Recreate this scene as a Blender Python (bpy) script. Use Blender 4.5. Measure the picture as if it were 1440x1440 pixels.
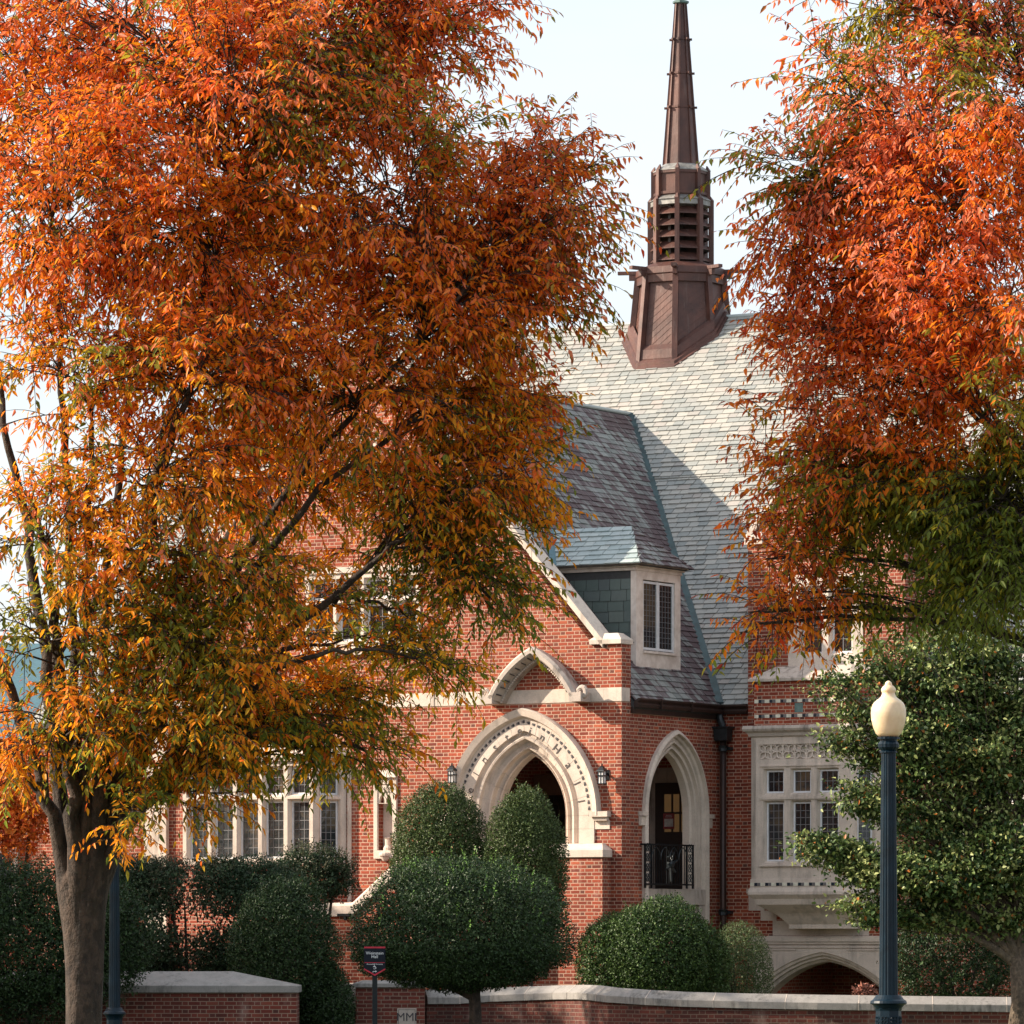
import bpy, bmesh, math, random
import numpy as np
from mathutils import Vector, Matrix
from mathutils.geometry import tessellate_polygon
R = math.radians
scene = bpy.context.scene
for o in list(bpy.data.objects): bpy.data.objects.remove(o)
COL = scene.collection

# ------------------------------------------------------------------ camera
F, HY, CZ = 7000.0, 1320.0, 1.6
cam_d = bpy.data.cameras.new('camera'); cam = bpy.data.objects.new('camera', cam_d); COL.objects.link(cam)
cam.location = (0, 0, CZ); cam.rotation_euler = (R(90), 0, 0)
cam_d.sensor_width = 36; cam_d.lens = 36 * F / 1440; cam_d.shift_y = (HY - 720) / 1440
cam_d.clip_start = 1; cam_d.clip_end = 5000
scene.camera = cam
# ------------------------------------------------------------------ sky and sun
SUN = Vector((-1.972, 0.019, 1.10)).normalized()
world = bpy.data.worlds.new("World"); scene.world = world; world.use_nodes = True
nt = world.node_tree; bg = nt.nodes['Background']
sky = nt.nodes.new('ShaderNodeTexSky'); sky.sky_type = 'NISHITA'; sky.sun_disc = False
sky.sun_elevation = math.asin(SUN.z); sky.sun_rotation = math.atan2(SUN.x, SUN.y)
sky.air_density = 1.0; sky.dust_density = 3.5; sky.ozone_density = 1.5
# thin bright cirrus haze laid over the physical sky
wtc = nt.nodes.new('ShaderNodeTexCoord'); wmp = nt.nodes.new('ShaderNodeMapping'); wmp.inputs['Scale'].default_value = (1.2, 1.2, 5.0)
wno = nt.nodes.new('ShaderNodeTexNoise'); wno.inputs['Scale'].default_value = 3.2; wno.inputs['Detail'].default_value = 6
wrp = nt.nodes.new('ShaderNodeMapRange'); wrp.inputs[1].default_value = .3; wrp.inputs[2].default_value = .7; wrp.inputs[3].default_value = .50; wrp.inputs[4].default_value = .82
wmx = nt.nodes.new('ShaderNodeMix'); wmx.data_type = 'RGBA'; wmx.inputs[7].default_value = (4.7, 4.95, 5.15, 1)
nt.links.new(wtc.outputs['Generated'], wmp.inputs[0]); nt.links.new(wmp.outputs[0], wno.inputs['Vector']); nt.links.new(wno.outputs[0], wrp.inputs[0])
nt.links.new(wrp.outputs[0], wmx.inputs[0]); nt.links.new(sky.outputs[0], wmx.inputs[6]); nt.links.new(wmx.outputs[2], bg.inputs[0]); bg.inputs[1].default_value = 0.12
sd = bpy.data.lights.new('sun', 'SUN'); sd.energy = 4.6; sd.angle = R(0.55); sd.color = (1.0, 0.87, 0.70)
so = bpy.data.objects.new('sun', sd); COL.objects.link(so)
so.rotation_euler = SUN.to_track_quat('Z', 'Y').to_euler(); so.location = (-30, 0, 40)
scene.view_settings.view_transform = 'Standard'; scene.view_settings.look = 'None'
scene.view_settings.exposure = 1.05; scene.view_settings.gamma = 1
scene.render.engine = 'CYCLES'

# ------------------------------------------------------------------ frame of the hall
TH = R(31); Y0 = 93.0
HALL_C = Vector(((874 - 720) / F * Y0, Y0, 0))
UU = Vector((math.cos(TH), -math.sin(TH), 0)); WW = Vector((math.sin(TH), math.cos(TH), 0))
CAMP = Vector((0, 0, CZ))
def plane_hit(px, py, pt, n):
    nw = UU*n[0] + WW*n[1] + Vector((0, 0, n[2])); pw = HALL_C + UU*pt[0] + WW*pt[1] + Vector((0, 0, pt[2]))
    r = Vector(((px-720)/F, 1, (HY-py)/F)); t = (pw-CAMP).dot(nw)/r.dot(nw); d = CAMP + r*t - HALL_C
    return (d.dot(UU), d.dot(WW), d.z)
def fr(px, py, b=0.0): return plane_hit(px, py, (0, b, 0), (0, 1, 0))
def sdp(px, py, a=0.0): return plane_hit(px, py, (a, 0, 0), (1, 0, 0))
def at(px, py, Y): return Vector(((px-720)/F*Y, Y, CZ + (HY-py)/F*Y))

# ------------------------------------------------------------------ node helpers
def new_mat(name):
    m = bpy.data.materials.new(name); m.use_nodes = True
    return m, m.node_tree, m.node_tree.nodes['Principled BSDF']
def N(nt, t, **k):
    n = nt.nodes.new(t)
    for a, v in k.items():
        if a.startswith('i'): n.inputs[int(a[1:])].default_value = v
        else: setattr(n, a, v)
    return n
def L(nt, a, b): nt.links.new(a, b)
def M(nt, op, a, b=None, c=None):
    n = nt.nodes.new('ShaderNodeMath'); n.operation = op
    for i, v in enumerate((a, b, c)):
        if v is None: continue
        if isinstance(v, (int, float)): n.inputs[i].default_value = v
        else: nt.links.new(v, n.inputs[i])
    return n.outputs[0]
def mixc(nt, f, a, b, mode='MIX'):
    n = nt.nodes.new('ShaderNodeMix'); n.data_type = 'RGBA'; n.blend_type = mode
    for s, v in ((0, f), (6, a), (7, b)):
        if isinstance(v, (int, float)): n.inputs[s].default_value = v
        elif isinstance(v, tuple): n.inputs[s].default_value = (*v, 1) if len(v) == 3 else v
        else: nt.links.new(v, n.inputs[s])
    return n.outputs[2]
def ramp(nt, f, stops):
    n = nt.nodes.new('ShaderNodeValToRGB'); cr = n.color_ramp
    while len(cr.elements) < len(stops): cr.elements.new(0.5)
    for e, (p, c) in zip(cr.elements, stops): e.position = p; e.color = (*c, 1)
    nt.links.new(f, n.inputs[0]); return n.outputs[0]
def noise(nt, vec, scale, detail=4, rough=.55, out=0):
    n = N(nt, 'ShaderNodeTexNoise'); n.inputs['Scale'].default_value = scale
    n.inputs['Detail'].default_value = detail; n.inputs['Roughness'].default_value = rough
    if vec is not None: nt.links.new(vec, n.inputs['Vector'])
    return n.outputs[out]
def scalev(nt, vec, s):
    n = N(nt, 'ShaderNodeVectorMath', operation='MULTIPLY'); nt.links.new(vec, n.inputs[0]); n.inputs[1].default_value = s
    return n.outputs[0]
def bump(nt, h, strength, dist, bsdf):
    b = N(nt, 'ShaderNodeBump'); b.inputs['Strength'].default_value = strength; b.inputs['Distance'].default_value = dist
    nt.links.new(h, b.inputs['Height']); nt.links.new(b.outputs[0], bsdf.inputs['Normal'])

def brick_mat(name, reds, header=(.10, .042, .03), mortar=(.56, .36, .26), stain=.35, uv=False, course=.0677, period=.3048):
    m, nt, bs = new_mat(name)
    tc = N(nt, 'ShaderNodeTexCoord')
    if uv:
        sp = N(nt, 'ShaderNodeSeparateXYZ'); L(nt, tc.outputs['UV'], sp.inputs[0]); s, z = sp.outputs[0], sp.outputs[1]
        pos = tc.outputs['Object']
    else:
        sp = N(nt, 'ShaderNodeSeparateXYZ'); L(nt, tc.outputs['Object'], sp.inputs[0])
        sn = N(nt, 'ShaderNodeSeparateXYZ'); L(nt, tc.outputs['Normal'], sn.inputs[0])
        pick = M(nt, 'GREATER_THAN', M(nt, 'ABSOLUTE', sn.outputs[0]), M(nt, 'ABSOLUTE', sn.outputs[1]))
        s = M(nt, 'ADD', M(nt, 'MULTIPLY', sp.outputs[0], M(nt, 'SUBTRACT', 1, pick)), M(nt, 'MULTIPLY', sp.outputs[1], pick))
        z = sp.outputs[2]; pos = tc.outputs['Object']
    wob = noise(nt, pos, 6, 2)
    s = M(nt, 'ADD', s, M(nt, 'MULTIPLY', M(nt, 'SUBTRACT', wob, .5), .012))
    z = M(nt, 'ADD', z, M(nt, 'MULTIPLY', M(nt, 'SUBTRACT', noise(nt, pos, 4.3, 2), .5), .010))
    zr = M(nt, 'DIVIDE', z, course); row = M(nt, 'FLOOR', zr); v = M(nt, 'FRACT', zr)
    par = M(nt, 'MULTIPLY', M(nt, 'FLOORED_MODULO', row, 2), .5)
    un = M(nt, 'ADD', M(nt, 'DIVIDE', s, period), par); cell = M(nt, 'FLOOR', un); u = M(nt, 'FRACT', un)
    hd = M(nt, 'GREATER_THAN', u, .6667)
    du = M(nt, 'MINIMUM', M(nt, 'MINIMUM', u, M(nt, 'SUBTRACT', 1, u)), M(nt, 'ABSOLUTE', M(nt, 'SUBTRACT', u, .6667)))
    du = M(nt, 'MULTIPLY', du, period); dv = M(nt, 'MULTIPLY', M(nt, 'MINIMUM', v, M(nt, 'SUBTRACT', 1, v)), course)
    d = M(nt, 'MINIMUM', du, dv)
    mr = N(nt, 'ShaderNodeMapRange'); mr.interpolation_type = 'SMOOTHSTEP'; L(nt, d, mr.inputs[0])
    mr.inputs[1].default_value = .0055; mr.inputs[2].default_value = .0095
    face = mr.outputs[0]
    cv = N(nt, 'ShaderNodeCombineXYZ'); L(nt, cell, cv.inputs[0]); L(nt, row, cv.inputs[1]); L(nt, hd, cv.inputs[2])
    wn = N(nt, 'ShaderNodeTexWhiteNoise'); L(nt, cv.outputs[0], wn.inputs[0])
    rnd = wn.outputs[0]
    k = len(reds); col = ramp(nt, rnd, [(i/(k-1), c) for i, c in enumerate(reds)])
    hcol = mixc(nt, M(nt, 'POWER', rnd, .6), header, reds[k//2])
    col = mixc(nt, M(nt, 'MULTIPLY', hd, .85), col, hcol)
    col = mixc(nt, .5, col, mixc(nt, noise(nt, pos, 60, 3), (.35, .35, .35), (.72, .70, .68)), 'OVERLAY')
    mc = mixc(nt, noise(nt, pos, 9, 4), tuple(x*.78 for x in mortar), tuple(min(1, x*1.15) for x in mortar))
    col = mixc(nt, face, mc, col)
    st = ramp(nt, noise(nt, scalev(nt, pos, (1.0, 1.0, .45)), .9, 6, .6), [(.30, (1-stain,)*3), (.62, (1.0, 1.0, 1.0))])
    col = mixc(nt, 1.0, col, st, 'MULTIPLY')
    drift = mixc(nt, noise(nt, pos, .35, 3), (.80, .76, .76), (1.12, 1.10, 1.08)); col = mixc(nt, 1.0, col, drift, 'MULTIPLY')
    eff = ramp(nt, noise(nt, scalev(nt, pos, (1.6, 1.6, .6)), 1.3, 5, .65), [(.58, (0, 0, 0)), (.78, (.34, .34, .34))])
    col = mixc(nt, eff, col, (.50, .38, .32))
    L(nt, col, bs.inputs['Base Color']); bs.inputs['Roughness'].default_value = .88
    h = M(nt, 'ADD', M(nt, 'MULTIPLY', face, 1.0), M(nt, 'MULTIPLY', noise(nt, pos, 120, 3), .25))
    h = M(nt, 'ADD', h, M(nt, 'MULTIPLY', rnd, .25))
    bump(nt, h, .9, .006, bs)
    return m

def stone_mat(name, base, dark, amount=.5, sc=1.0, joint=True):
    m, nt, bs = new_mat(name); tc = N(nt, 'ShaderNodeTexCoord'); p = tc.outputs['Object']
    n1 = noise(nt, p, 2.5*sc, 8, .62); n2 = noise(nt, scalev(nt, p, (3.5, 3.5, .7)), 2.2*sc, 6, .6)
    c = ramp(nt, n1, [(.3, tuple(x*.80 for x in base)), (.5, base), (.75, tuple(min(1, x*1.1) for x in base))])
    f = ramp(nt, M(nt, 'MULTIPLY', n2, noise(nt, p, .8*sc, 3)), [(.26, (0, 0, 0)), (.42, (amount,)*3)])
    c = mixc(nt, f, c, dark)
    c = mixc(nt, ramp(nt, noise(nt, p, 45, 2), [(.35, (.16,)*3), (.5, (0, 0, 0))]), c, dark)
    L(nt, c, bs.inputs['Base Color']); bs.inputs['Roughness'].default_value = .9
    bump(nt, M(nt, 'ADD', n1, M(nt, 'MULTIPLY', noise(nt, p, 70, 3), .4)), .5, .012, bs)
    return m

def plain(name, col, rough=.5, metal=0, var=.15, sc=12, bumpd=0.0, spec=.5, col2=None):
    m, nt, bs = new_mat(name); tc = N(nt, 'ShaderNodeTexCoord'); p = tc.outputs['Object']
    n = noise(nt, p, sc, 5, .6)
    c2 = col2 or tuple(x*(1-var) for x in col)
    c = ramp(nt, n, [(.35, c2), (.62, tuple(min(1, x*(1+var)) for x in col))])
    L(nt, c, bs.inputs['Base Color']); bs.inputs['Metallic'].default_value = metal
    L(nt, M(nt, 'ADD', rough-.08, M(nt, 'MULTIPLY', n, .16)), bs.inputs['Roughness'])
    bs.inputs['Specular IOR Level'].default_value = spec
    if bumpd: bump(nt, n, .5, bumpd, bs)
    return m

def slate_mat(name, cols, streak=0.0, dark=(.075, .045, .050), rough=.6):
    m, nt, bs = new_mat(name); tc = N(nt, 'ShaderNodeTexCoord'); p = tc.outputs['Object']
    g = N(nt, 'ShaderNodeNewGeometry'); rnd = g.outputs['Random Per Island']
    k = len(cols); c = ramp(nt, rnd, [(i/(k-1), x) for i, x in enumerate(cols)])
    c = mixc(nt, .45, c, mixc(nt, noise(nt, p, 14, 5, .7), (.32,)*3, (.70,)*3), 'OVERLAY')
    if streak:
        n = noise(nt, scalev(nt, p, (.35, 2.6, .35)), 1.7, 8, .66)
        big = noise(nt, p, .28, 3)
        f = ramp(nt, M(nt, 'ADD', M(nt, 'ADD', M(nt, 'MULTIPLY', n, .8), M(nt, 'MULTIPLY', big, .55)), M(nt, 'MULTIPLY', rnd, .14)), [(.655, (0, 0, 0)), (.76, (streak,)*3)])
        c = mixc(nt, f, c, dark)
    L(nt, c, bs.inputs['Base Color'])
    L(nt, M(nt, 'ADD', rough-.1, M(nt, 'MULTIPLY', rnd, .2)), bs.inputs['Roughness'])
    bump(nt, noise(nt, scalev(nt, p, (1, 1, 1)), 28, 5, .7), .55, .008, bs)
    return m

def leaf_mat(name, trans=.35, rough=.45, tint=(1, 1, 1), spec=.4):
    m, nt, bs = new_mat(name); a = N(nt, 'ShaderNodeVertexColor'); a.layer_name = 'col'
    c = mixc(nt, 1.0, a.outputs[0], tint, 'MULTIPLY')
    L(nt, c, bs.inputs['Base Color']); bs.inputs['Roughness'].default_value = rough
    bs.inputs['Specular IOR Level'].default_value = spec
    t = N(nt, 'ShaderNodeBsdfTranslucent'); L(nt, c, t.inputs[0])
    mx = N(nt, 'ShaderNodeMixShader'); mx.inputs[0].default_value = trans
    L(nt, bs.outputs[0], mx.inputs[1]); L(nt, t.outputs[0], mx.inputs[2])
    L(nt, mx.outputs[0], nt.nodes['Material Output'].inputs[0]); return m

def bark_mat(name, base, dark, sc=1.0):
    m, nt, bs = new_mat(name); tc = N(nt, 'ShaderNodeTexCoord'); p = tc.outputs['Object']
    n = noise(nt, scalev(nt, p, (1, 1, .35)), 9*sc, 8, .7); n2 = noise(nt, p, 3.2*sc, 4); sp = noise(nt, p, 38*sc, 2)
    c = ramp(nt, n, [(.32, dark), (.6, base)])
    plate = noise(nt, scalev(nt, p, (1, 1, .6)), 16*sc, 3, .5); c = mixc(nt, ramp(nt, plate, [(.44, (.6,)*3), (.5, (0, 0, 0))]), c, dark)
    c = mixc(nt, ramp(nt, n2, [(.5, (0, 0, 0)), (.7, (.45,)*3)]), c, (base[0]*1.3, base[1]*1.4, base[2]*1.35))
    c = mixc(nt, ramp(nt, sp, [(.66, (0, 0, 0)), (.74, (.28,)*3)]), c, (.16, .16, .12))
    L(nt, c, bs.inputs['Base Color']); bs.inputs['Roughness'].default_value = .9
    bump(nt, M(nt, 'ADD', M(nt, 'MULTIPLY', plate, .9), M(nt, 'ADD', n, M(nt, 'MULTIPLY', sp, .35))), 1.0, .035, bs); return m

def copper_mat(name):
    m, nt, bs = new_mat(name); tc = N(nt, 'ShaderNodeTexCoord'); p = tc.outputs['Object']
    n = noise(nt, scalev(nt, p, (5, 5, .5)), 2.2, 7, .7); n2 = noise(nt, p, 2.0, 5)
    c = ramp(nt, n2, [(.3, (.048, .021, .018)), (.65, (.105, .042, .031))])
    c = mixc(nt, ramp(nt, n, [(.56, (0, 0, 0)), (.75, (.55,)*3)]), c, (.20, .15, .135))
    c = mixc(nt, ramp(nt, noise(nt, scalev(nt, p, (4, 4, .6)), 1.4, 6, .7), [(.25, (.5,)*3), (.42, (0, 0, 0))]), c, (.028, .018, .018))
    L(nt, c, bs.inputs['Base Color']); bs.inputs['Metallic'].default_value = .2
    L(nt, M(nt, 'ADD', .34, M(nt, 'MULTIPLY', n, .3)), bs.inputs['Roughness'])
    bump(nt, M(nt, 'ADD', noise(nt, p, 2.4, 4), M(nt, 'MULTIPLY', n, .4)), .5, .02, bs); return m
def glass_mat(name, base=(.012, .014, .016), warm=0.0):
    m, nt, bs = new_mat(name); tc = N(nt, 'ShaderNodeTexCoord'); p = tc.outputs['Object']
    oi = N(nt, 'ShaderNodeObjectInfo'); rr_ = oi.outputs['Random']
    c = ramp(nt, M(nt, 'ADD', M(nt, 'MULTIPLY', noise(nt, p, 2.6, 4), .8), M(nt, 'MULTIPLY', rr_, .25)), [(.40, base), (.55, tuple(x*2.2+warm*.05 for x in base)), (.68, (.10+warm*.1, .075+warm*.05, .05))])
    L(nt, c, bs.inputs['Base Color']); bs.inputs['Roughness'].default_value = .06
    bs.inputs['Specular IOR Level'].default_value = .55
    bump(nt, M(nt, 'ADD', noise(nt, p, 3.0, 2), M(nt, 'MULTIPLY', noise(nt, p, 11, 2), .3)), .45, .02, bs); return m

MT = {}
MT['brick'] = brick_mat('red_brick', [(.15, .024, .012), (.26, .042, .018), (.35, .062, .025), (.22, .034, .016), (.43, .095, .038)])
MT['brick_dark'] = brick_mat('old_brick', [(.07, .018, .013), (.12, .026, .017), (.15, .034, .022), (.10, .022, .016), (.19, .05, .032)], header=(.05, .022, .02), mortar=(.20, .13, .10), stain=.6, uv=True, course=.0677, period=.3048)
MT['brick_room'] = brick_mat('porch_brick', [(.26, .05, .03), (.36, .075, .042), (.44, .10, .055), (.32, .065, .036), (.48, .13, .07)], stain=.2)
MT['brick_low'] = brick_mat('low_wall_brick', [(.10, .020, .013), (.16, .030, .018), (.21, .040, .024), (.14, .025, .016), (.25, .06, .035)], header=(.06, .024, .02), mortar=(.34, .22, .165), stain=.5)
MT['stone'] = stone_mat('limestone', (.60, .50, .425), (.20, .17, .145), .55)
MT['stone_old'] = stone_mat('weathered_limestone', (.45, .38, .33), (.10, .085, .075), .75, 1.4)
MT['coping'] = stone_mat('wall_coping_stone', (.27, .25, .235), (.08, .075, .07), .8, 2.2)
MT['slate'] = slate_mat('grey_slate', [(.25, .255, .245), (.30, .30, .28), (.35, .335, .305), (.27, .275, .262), (.22, .235, .23), (.335, .30, .275)])
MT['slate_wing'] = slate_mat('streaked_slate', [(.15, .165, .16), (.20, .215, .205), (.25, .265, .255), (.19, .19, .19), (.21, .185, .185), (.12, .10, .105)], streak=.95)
MT['slate_green'] = slate_mat('green_slate', [(.075, .105, .098), (.10, .13, .118), (.085, .105, .105), (.12, .145, .13)])
MT['slate_light'] = slate_mat('blue_grey_slate', [(.27, .33, .335), (.34, .39, .39), (.40, .44, .43), (.31, .36, .37)])
MT['roof_base'] = plain('roof_felt', (.05, .05, .052), .9)
MT['copper'] = copper_mat('brown_copper')
MT['copper_flat'] = plain('brown_copper', (.115, .047, .034), .45, .25, .3, 7, .003, col2=(.066, .030, .024))
MT['verdigris'] = plain('verdigris', (.10, .16, .15), .6, .2, .3, 9)
MT['lead'] = plain('lead_flashing', (.26, .25, .235), .5, .4, .3, 8)
MT['valley'] = plain('valley_copper', (.035, .065, .07), .5, .4, .3, 6)
MT['gutter'] = plain('gutter_copper', (.035, .024, .022), .4, .5, .35, 6, col2=(.07, .04, .032))
MT['pipe'] = plain('downpipe_paint', (.018, .024, .028), .4, .2, .3)
MT['white'] = plain('white_window_paint', (.62, .62, .64), .4, 0, .08)
MT['cream'] = plain('cream_timber', (.66, .57, .51), .6, 0, .08, 5, col2=(.55, .45, .39))
MT['glass'] = glass_mat('window_glass')
MT['glass_warm'] = glass_mat('door_glass', (.035, .025, .012), .8)
_b = MT['glass_warm'].node_tree.nodes['Principled BSDF']; _b.inputs['Emission Color'].default_value = (1.0, .55, .22, 1); _b.inputs['Emission Strength'].default_value = .03
MT['notice'] = plain('faded_red_card', (.30, .05, .055), .6)
MT['leadcame'] = plain('window_lead', (.16, .16, .17), .5, .3, .1)
MT['door'] = plain('dark_door_wood', (.025, .014, .010), .5)
MT['trim'] = plain('tan_trim', (.22, .12, .085), .7)
MT['iron'] = plain('black_iron', (.012, .016, .02), .4, .6)
MT['letter'] = plain('recessed_letter', (.085, .07, .065), .8)
MT['tile_carve_shade'] = plain('dark_tile_carved_shade', (.05, .045, .05), .8)  # dark tessera tone, doubling as painted shade in the carved marks
MT['tile_blue'] = plain('blue_tile', (.012, .022, .035), .25)
MT['tile_grey'] = plain('grey_tile', (.13, .12, .12), .4)
MT['tile_cream'] = plain('cream_tile', (.60, .56, .46), .5)
MT['lamp_blue'] = plain('blue_lamp_paint', (.0025, .012, .022), .38, 0, .3, 5, .001, spec=.22)
MT['leaf'] = leaf_mat('autumn_leaves', .54, .45, spec=.3)
MT['holly'] = leaf_mat('glossy_leaves', .14, .42, spec=.22)
MT['bark'] = bark_mat('grey_brown_bark', (.066, .042, .030), (.013, .009, .007))
MT['bark2'] = bark_mat('pale_bark', (.14, .10, .07), (.04, .03, .022), 1.4)
MT['sign'] = plain('navy_sign', (.005, .008, .016), .6, spec=.2)
MT['sign_red'] = plain('sign_red', (.42, .012, .035), .4)
MT['sign_white'] = plain('sign_white', (.62, .64, .68), .4)
MT['paper'] = plain('paper', (.6, .58, .56), .6)
MT['teal'] = plain('teal_metal', (.07, .15, .18), .5, .2)

# ------------------------------------------------------------------ mesh helpers
class MB:
    def __init__(s): s.v = []; s.f = []; s.uv = None
    def vert(s, p): s.v.append(tuple(p)); return len(s.v)-1
    def face(s, *pts): s.f.append([s.vert(p) for p in pts]); return s
    def box(s, x0, x1, y0, y1, z0, z1):
        i = len(s.v)
        for x in (x0, x1):
            for y in (y0, y1):
                for z in (z0, z1): s.v.append((x, y, z))
        for q in ((0,1,3,2),(4,6,7,5),(0,4,5,1),(2,3,7,6),(0,2,6,4),(1,5,7,3)): s.f.append([i+k for k in q])
        return s
    def beam(s, a, b, w, h, up=(0, 0, 1)):
        a = Vector(a); b = Vector(b); d = (b-a).normalized(); up = Vector(up)
        if abs(d.dot(up)) > .99: up = Vector((1, 0, 0))
        r = d.cross(up).normalized(); t = r.cross(d).normalized(); i = len(s.v)
        for p in (a, b):
            for x, y in ((-1,-1),(1,-1),(1,1),(-1,1)): s.v.append(tuple(p + r*x*w/2 + t*y*h/2))
        for q in ((0,1,2,3),(7,6,5,4),(0,4,5,1),(1,5,6,2),(2,6,7,3),(3,7,4,0)): s.f.append([i+k for k in q])
        return s
    def prism(s, poly, fn, d0, d1, holes=(), back=True):
        """poly / holes: lists of (s,z); fn(s,d,z)->xyz ; sheet at depth d0 joined to d1"""
        loops = [list(poly)] + [list(h) for h in holes]
        flat = [p for l in loops for p in l]
        tris = tessellate_polygon([[Vector((p[0], p[1], 0)) for p in l] for l in loops])
        i0 = len(s.v)
        for p in flat: s.v.append(tuple(fn(p[0], d0, p[1])))
        for t in tris: s.f.append([i0+k for k in t])
        i1 = len(s.v)
        for p in flat: s.v.append(tuple(fn(p[0], d1, p[1])))
        if back:
            for t in tris: s.f.append([i1+k for k in reversed(t)])
        o = 0
        for l in loops:
            n = len(l)
            for k in range(n):
                k2 = (k+1) % n; s.f.append([i0+o+k, i0+o+k2, i1+o+k2, i1+o+k])
            o += n
        return s
    def strip(s, A, B):
        i = len(s.v); n = len(A)
        for p in list(A)+list(B): s.v.append(tuple(p))
        for k in range(n-1): s.f.append([i+k, i+k+1, i+n+k+1, i+n+k])
        return s
    def rings(s, rr, close=True, cap=True):
        i = len(s.v); n = len(rr[0])
        for r_ in rr:
            for p in r_: s.v.append(tuple(p))
        for j in range(len(rr)-1):
            for k in range(n if close else n-1):
                k2 = (k+1) % n; s.f.append([i+j*n+k, i+j*n+k2, i+(j+1)*n+k2, i+(j+1)*n+k])
        if cap:
            s.f.append([i+k for k in reversed(range(n))]); s.f.append([i+(len(rr)-1)*n+k for k in range(n)])
        return s
    def lathe(s, prof, c=(0, 0, 0), n=24, flute=0.0, nf=12):
        rr = []
        for r_, z in prof:
            rr.append([(c[0]+(r_*(1-flute*(k % 2)))*math.cos(2*math.pi*k/n), c[1]+(r_*(1-flute*(k % 2)))*math.sin(2*math.pi*k/n), c[2]+z) for k in range(n)])
        return s.rings(rr)
    def tube(s, pts, rad, n=8, cap=True):
        pts = [Vector(p) for p in pts]; rr = []
        ref = Vector((0.31, .9, .2)).normalized()
        for i, p in enumerate(pts):
            d = (pts[min(i+1, len(pts)-1)]-pts[max(i-1, 0)]).normalized()
            a = d.cross(ref)
            if a.length < .05: a = d.cross(Vector((1, 0, 0)))
            a.normalize(); b = d.cross(a)
            r_ = rad[i] if hasattr(rad, '__len__') else rad
            rr.append([p + (a*math.cos(2*math.pi*k/n) + b*math.sin(2*math.pi*k/n))*r_ for k in range(n)])
        return s.rings(rr, cap=cap)
    def build(s, name, mat, parent=None, smooth=False, bevel=0.0, norm=True):
        me = bpy.data.meshes.new(name); me.from_pydata(s.v, [], s.f)
        if s.uv is not None:
            ul = me.uv_layers.new(name='UVMap')
            for lp in me.loops: ul.data[lp.index].uv = s.uv[lp.vertex_index]
        if norm or bevel:
            bm = bmesh.new(); bm.from_mesh(me)
            if norm: bmesh.ops.recalc_face_normals(bm, faces=bm.faces)
            bm.to_mesh(me); bm.free()
        me.update()
        if smooth: me.polygons.foreach_set('use_smooth', [True]*len(me.polygons))
        me.materials.append(mat)
        o = bpy.data.objects.new(name, me); COL.objects.link(o)
        if parent is not None: o.parent = parent
        if bevel:
            md = o.modifiers.new('bevel', 'BEVEL'); md.width = bevel; md.segments = 2; md.limit_method = 'ANGLE'; md.angle_limit = R(40)
        return o
def split_build(mb, name, mat, parent=None, **k):
    """one object for every separate piece collected in mb"""
    par = list(range(len(mb.v)))
    def find(a):
        while par[a] != a: par[a] = par[par[a]]; a = par[a]
        return a
    for f in mb.f:
        r0 = find(f[0])
        for i in f[1:]:
            r1 = find(i)
            if r1 != r0: par[r1] = r0
    groups = {}
    for f in mb.f: groups.setdefault(find(f[0]), []).append(f)
    out = []
    for fs in groups.values():
        ids = sorted({i for f in fs for i in f}); mp = {i: j for j, i in enumerate(ids)}
        b = MB(); b.v = [mb.v[i] for i in ids]; b.f = [[mp[i] for i in f] for f in fs]; out.append(b.build(name, mat, parent, **k))
    return out[0]
def empty(name, loc=(0, 0, 0), rz=0, parent=None):
    o = bpy.data.objects.new(name, None); COL.objects.link(o); o.location = loc; o.rotation_euler = (0, 0, rz)
    o.empty_display_size = .3
    if parent is not None: o.parent = parent
    return o
def tag(o, label=None, cat=None, group=None, kind=None):
    if label: o['label'] = label
    if cat: o['category'] = cat
    if group: o['group'] = group
    if kind: o['kind'] = kind
    return o
FRONT = lambda s, d, z: (s, d, z)              # d inward
SIDE = lambda s, d, z: (-d, s, z)              # wall facing +x, s runs along y
def arch(w, h, n=16, c=0.0, zs=0.0):
    """pointed arch from right springing over the apex to the left one"""
    if h < w*1.02:                                    # drop-centred flat pointed arch: two shallow arcs
        l = math.hypot(w, h); px, pz = h/l, w/l; sag = .085*l
        rt = [(c+w-w*t+px*sag*4*t*(1-t), zs+h*t+pz*sag*4*t*(1-t)) for t in [i/n for i in range(n+1)]]
        return rt + [(2*c-x, z) for x, z in reversed(rt[:-1])]
    r = (h*h + w*w)/(2*w); t1 = math.acos(max(-1, min(1, (r-w)/r)))
    rt = [(c + w-r + r*math.cos(t1*i/n), zs + r*math.sin(t1*i/n)) for i in range(n+1)]
    return rt + [(2*c-x, z) for x, z in reversed(rt[:-1])]
def arch_open(w, h, c, zs, zb, n=16): return [(c+w, zb)] + arch(w, h, n, c, zs) + [(c-w, zb)]
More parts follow.
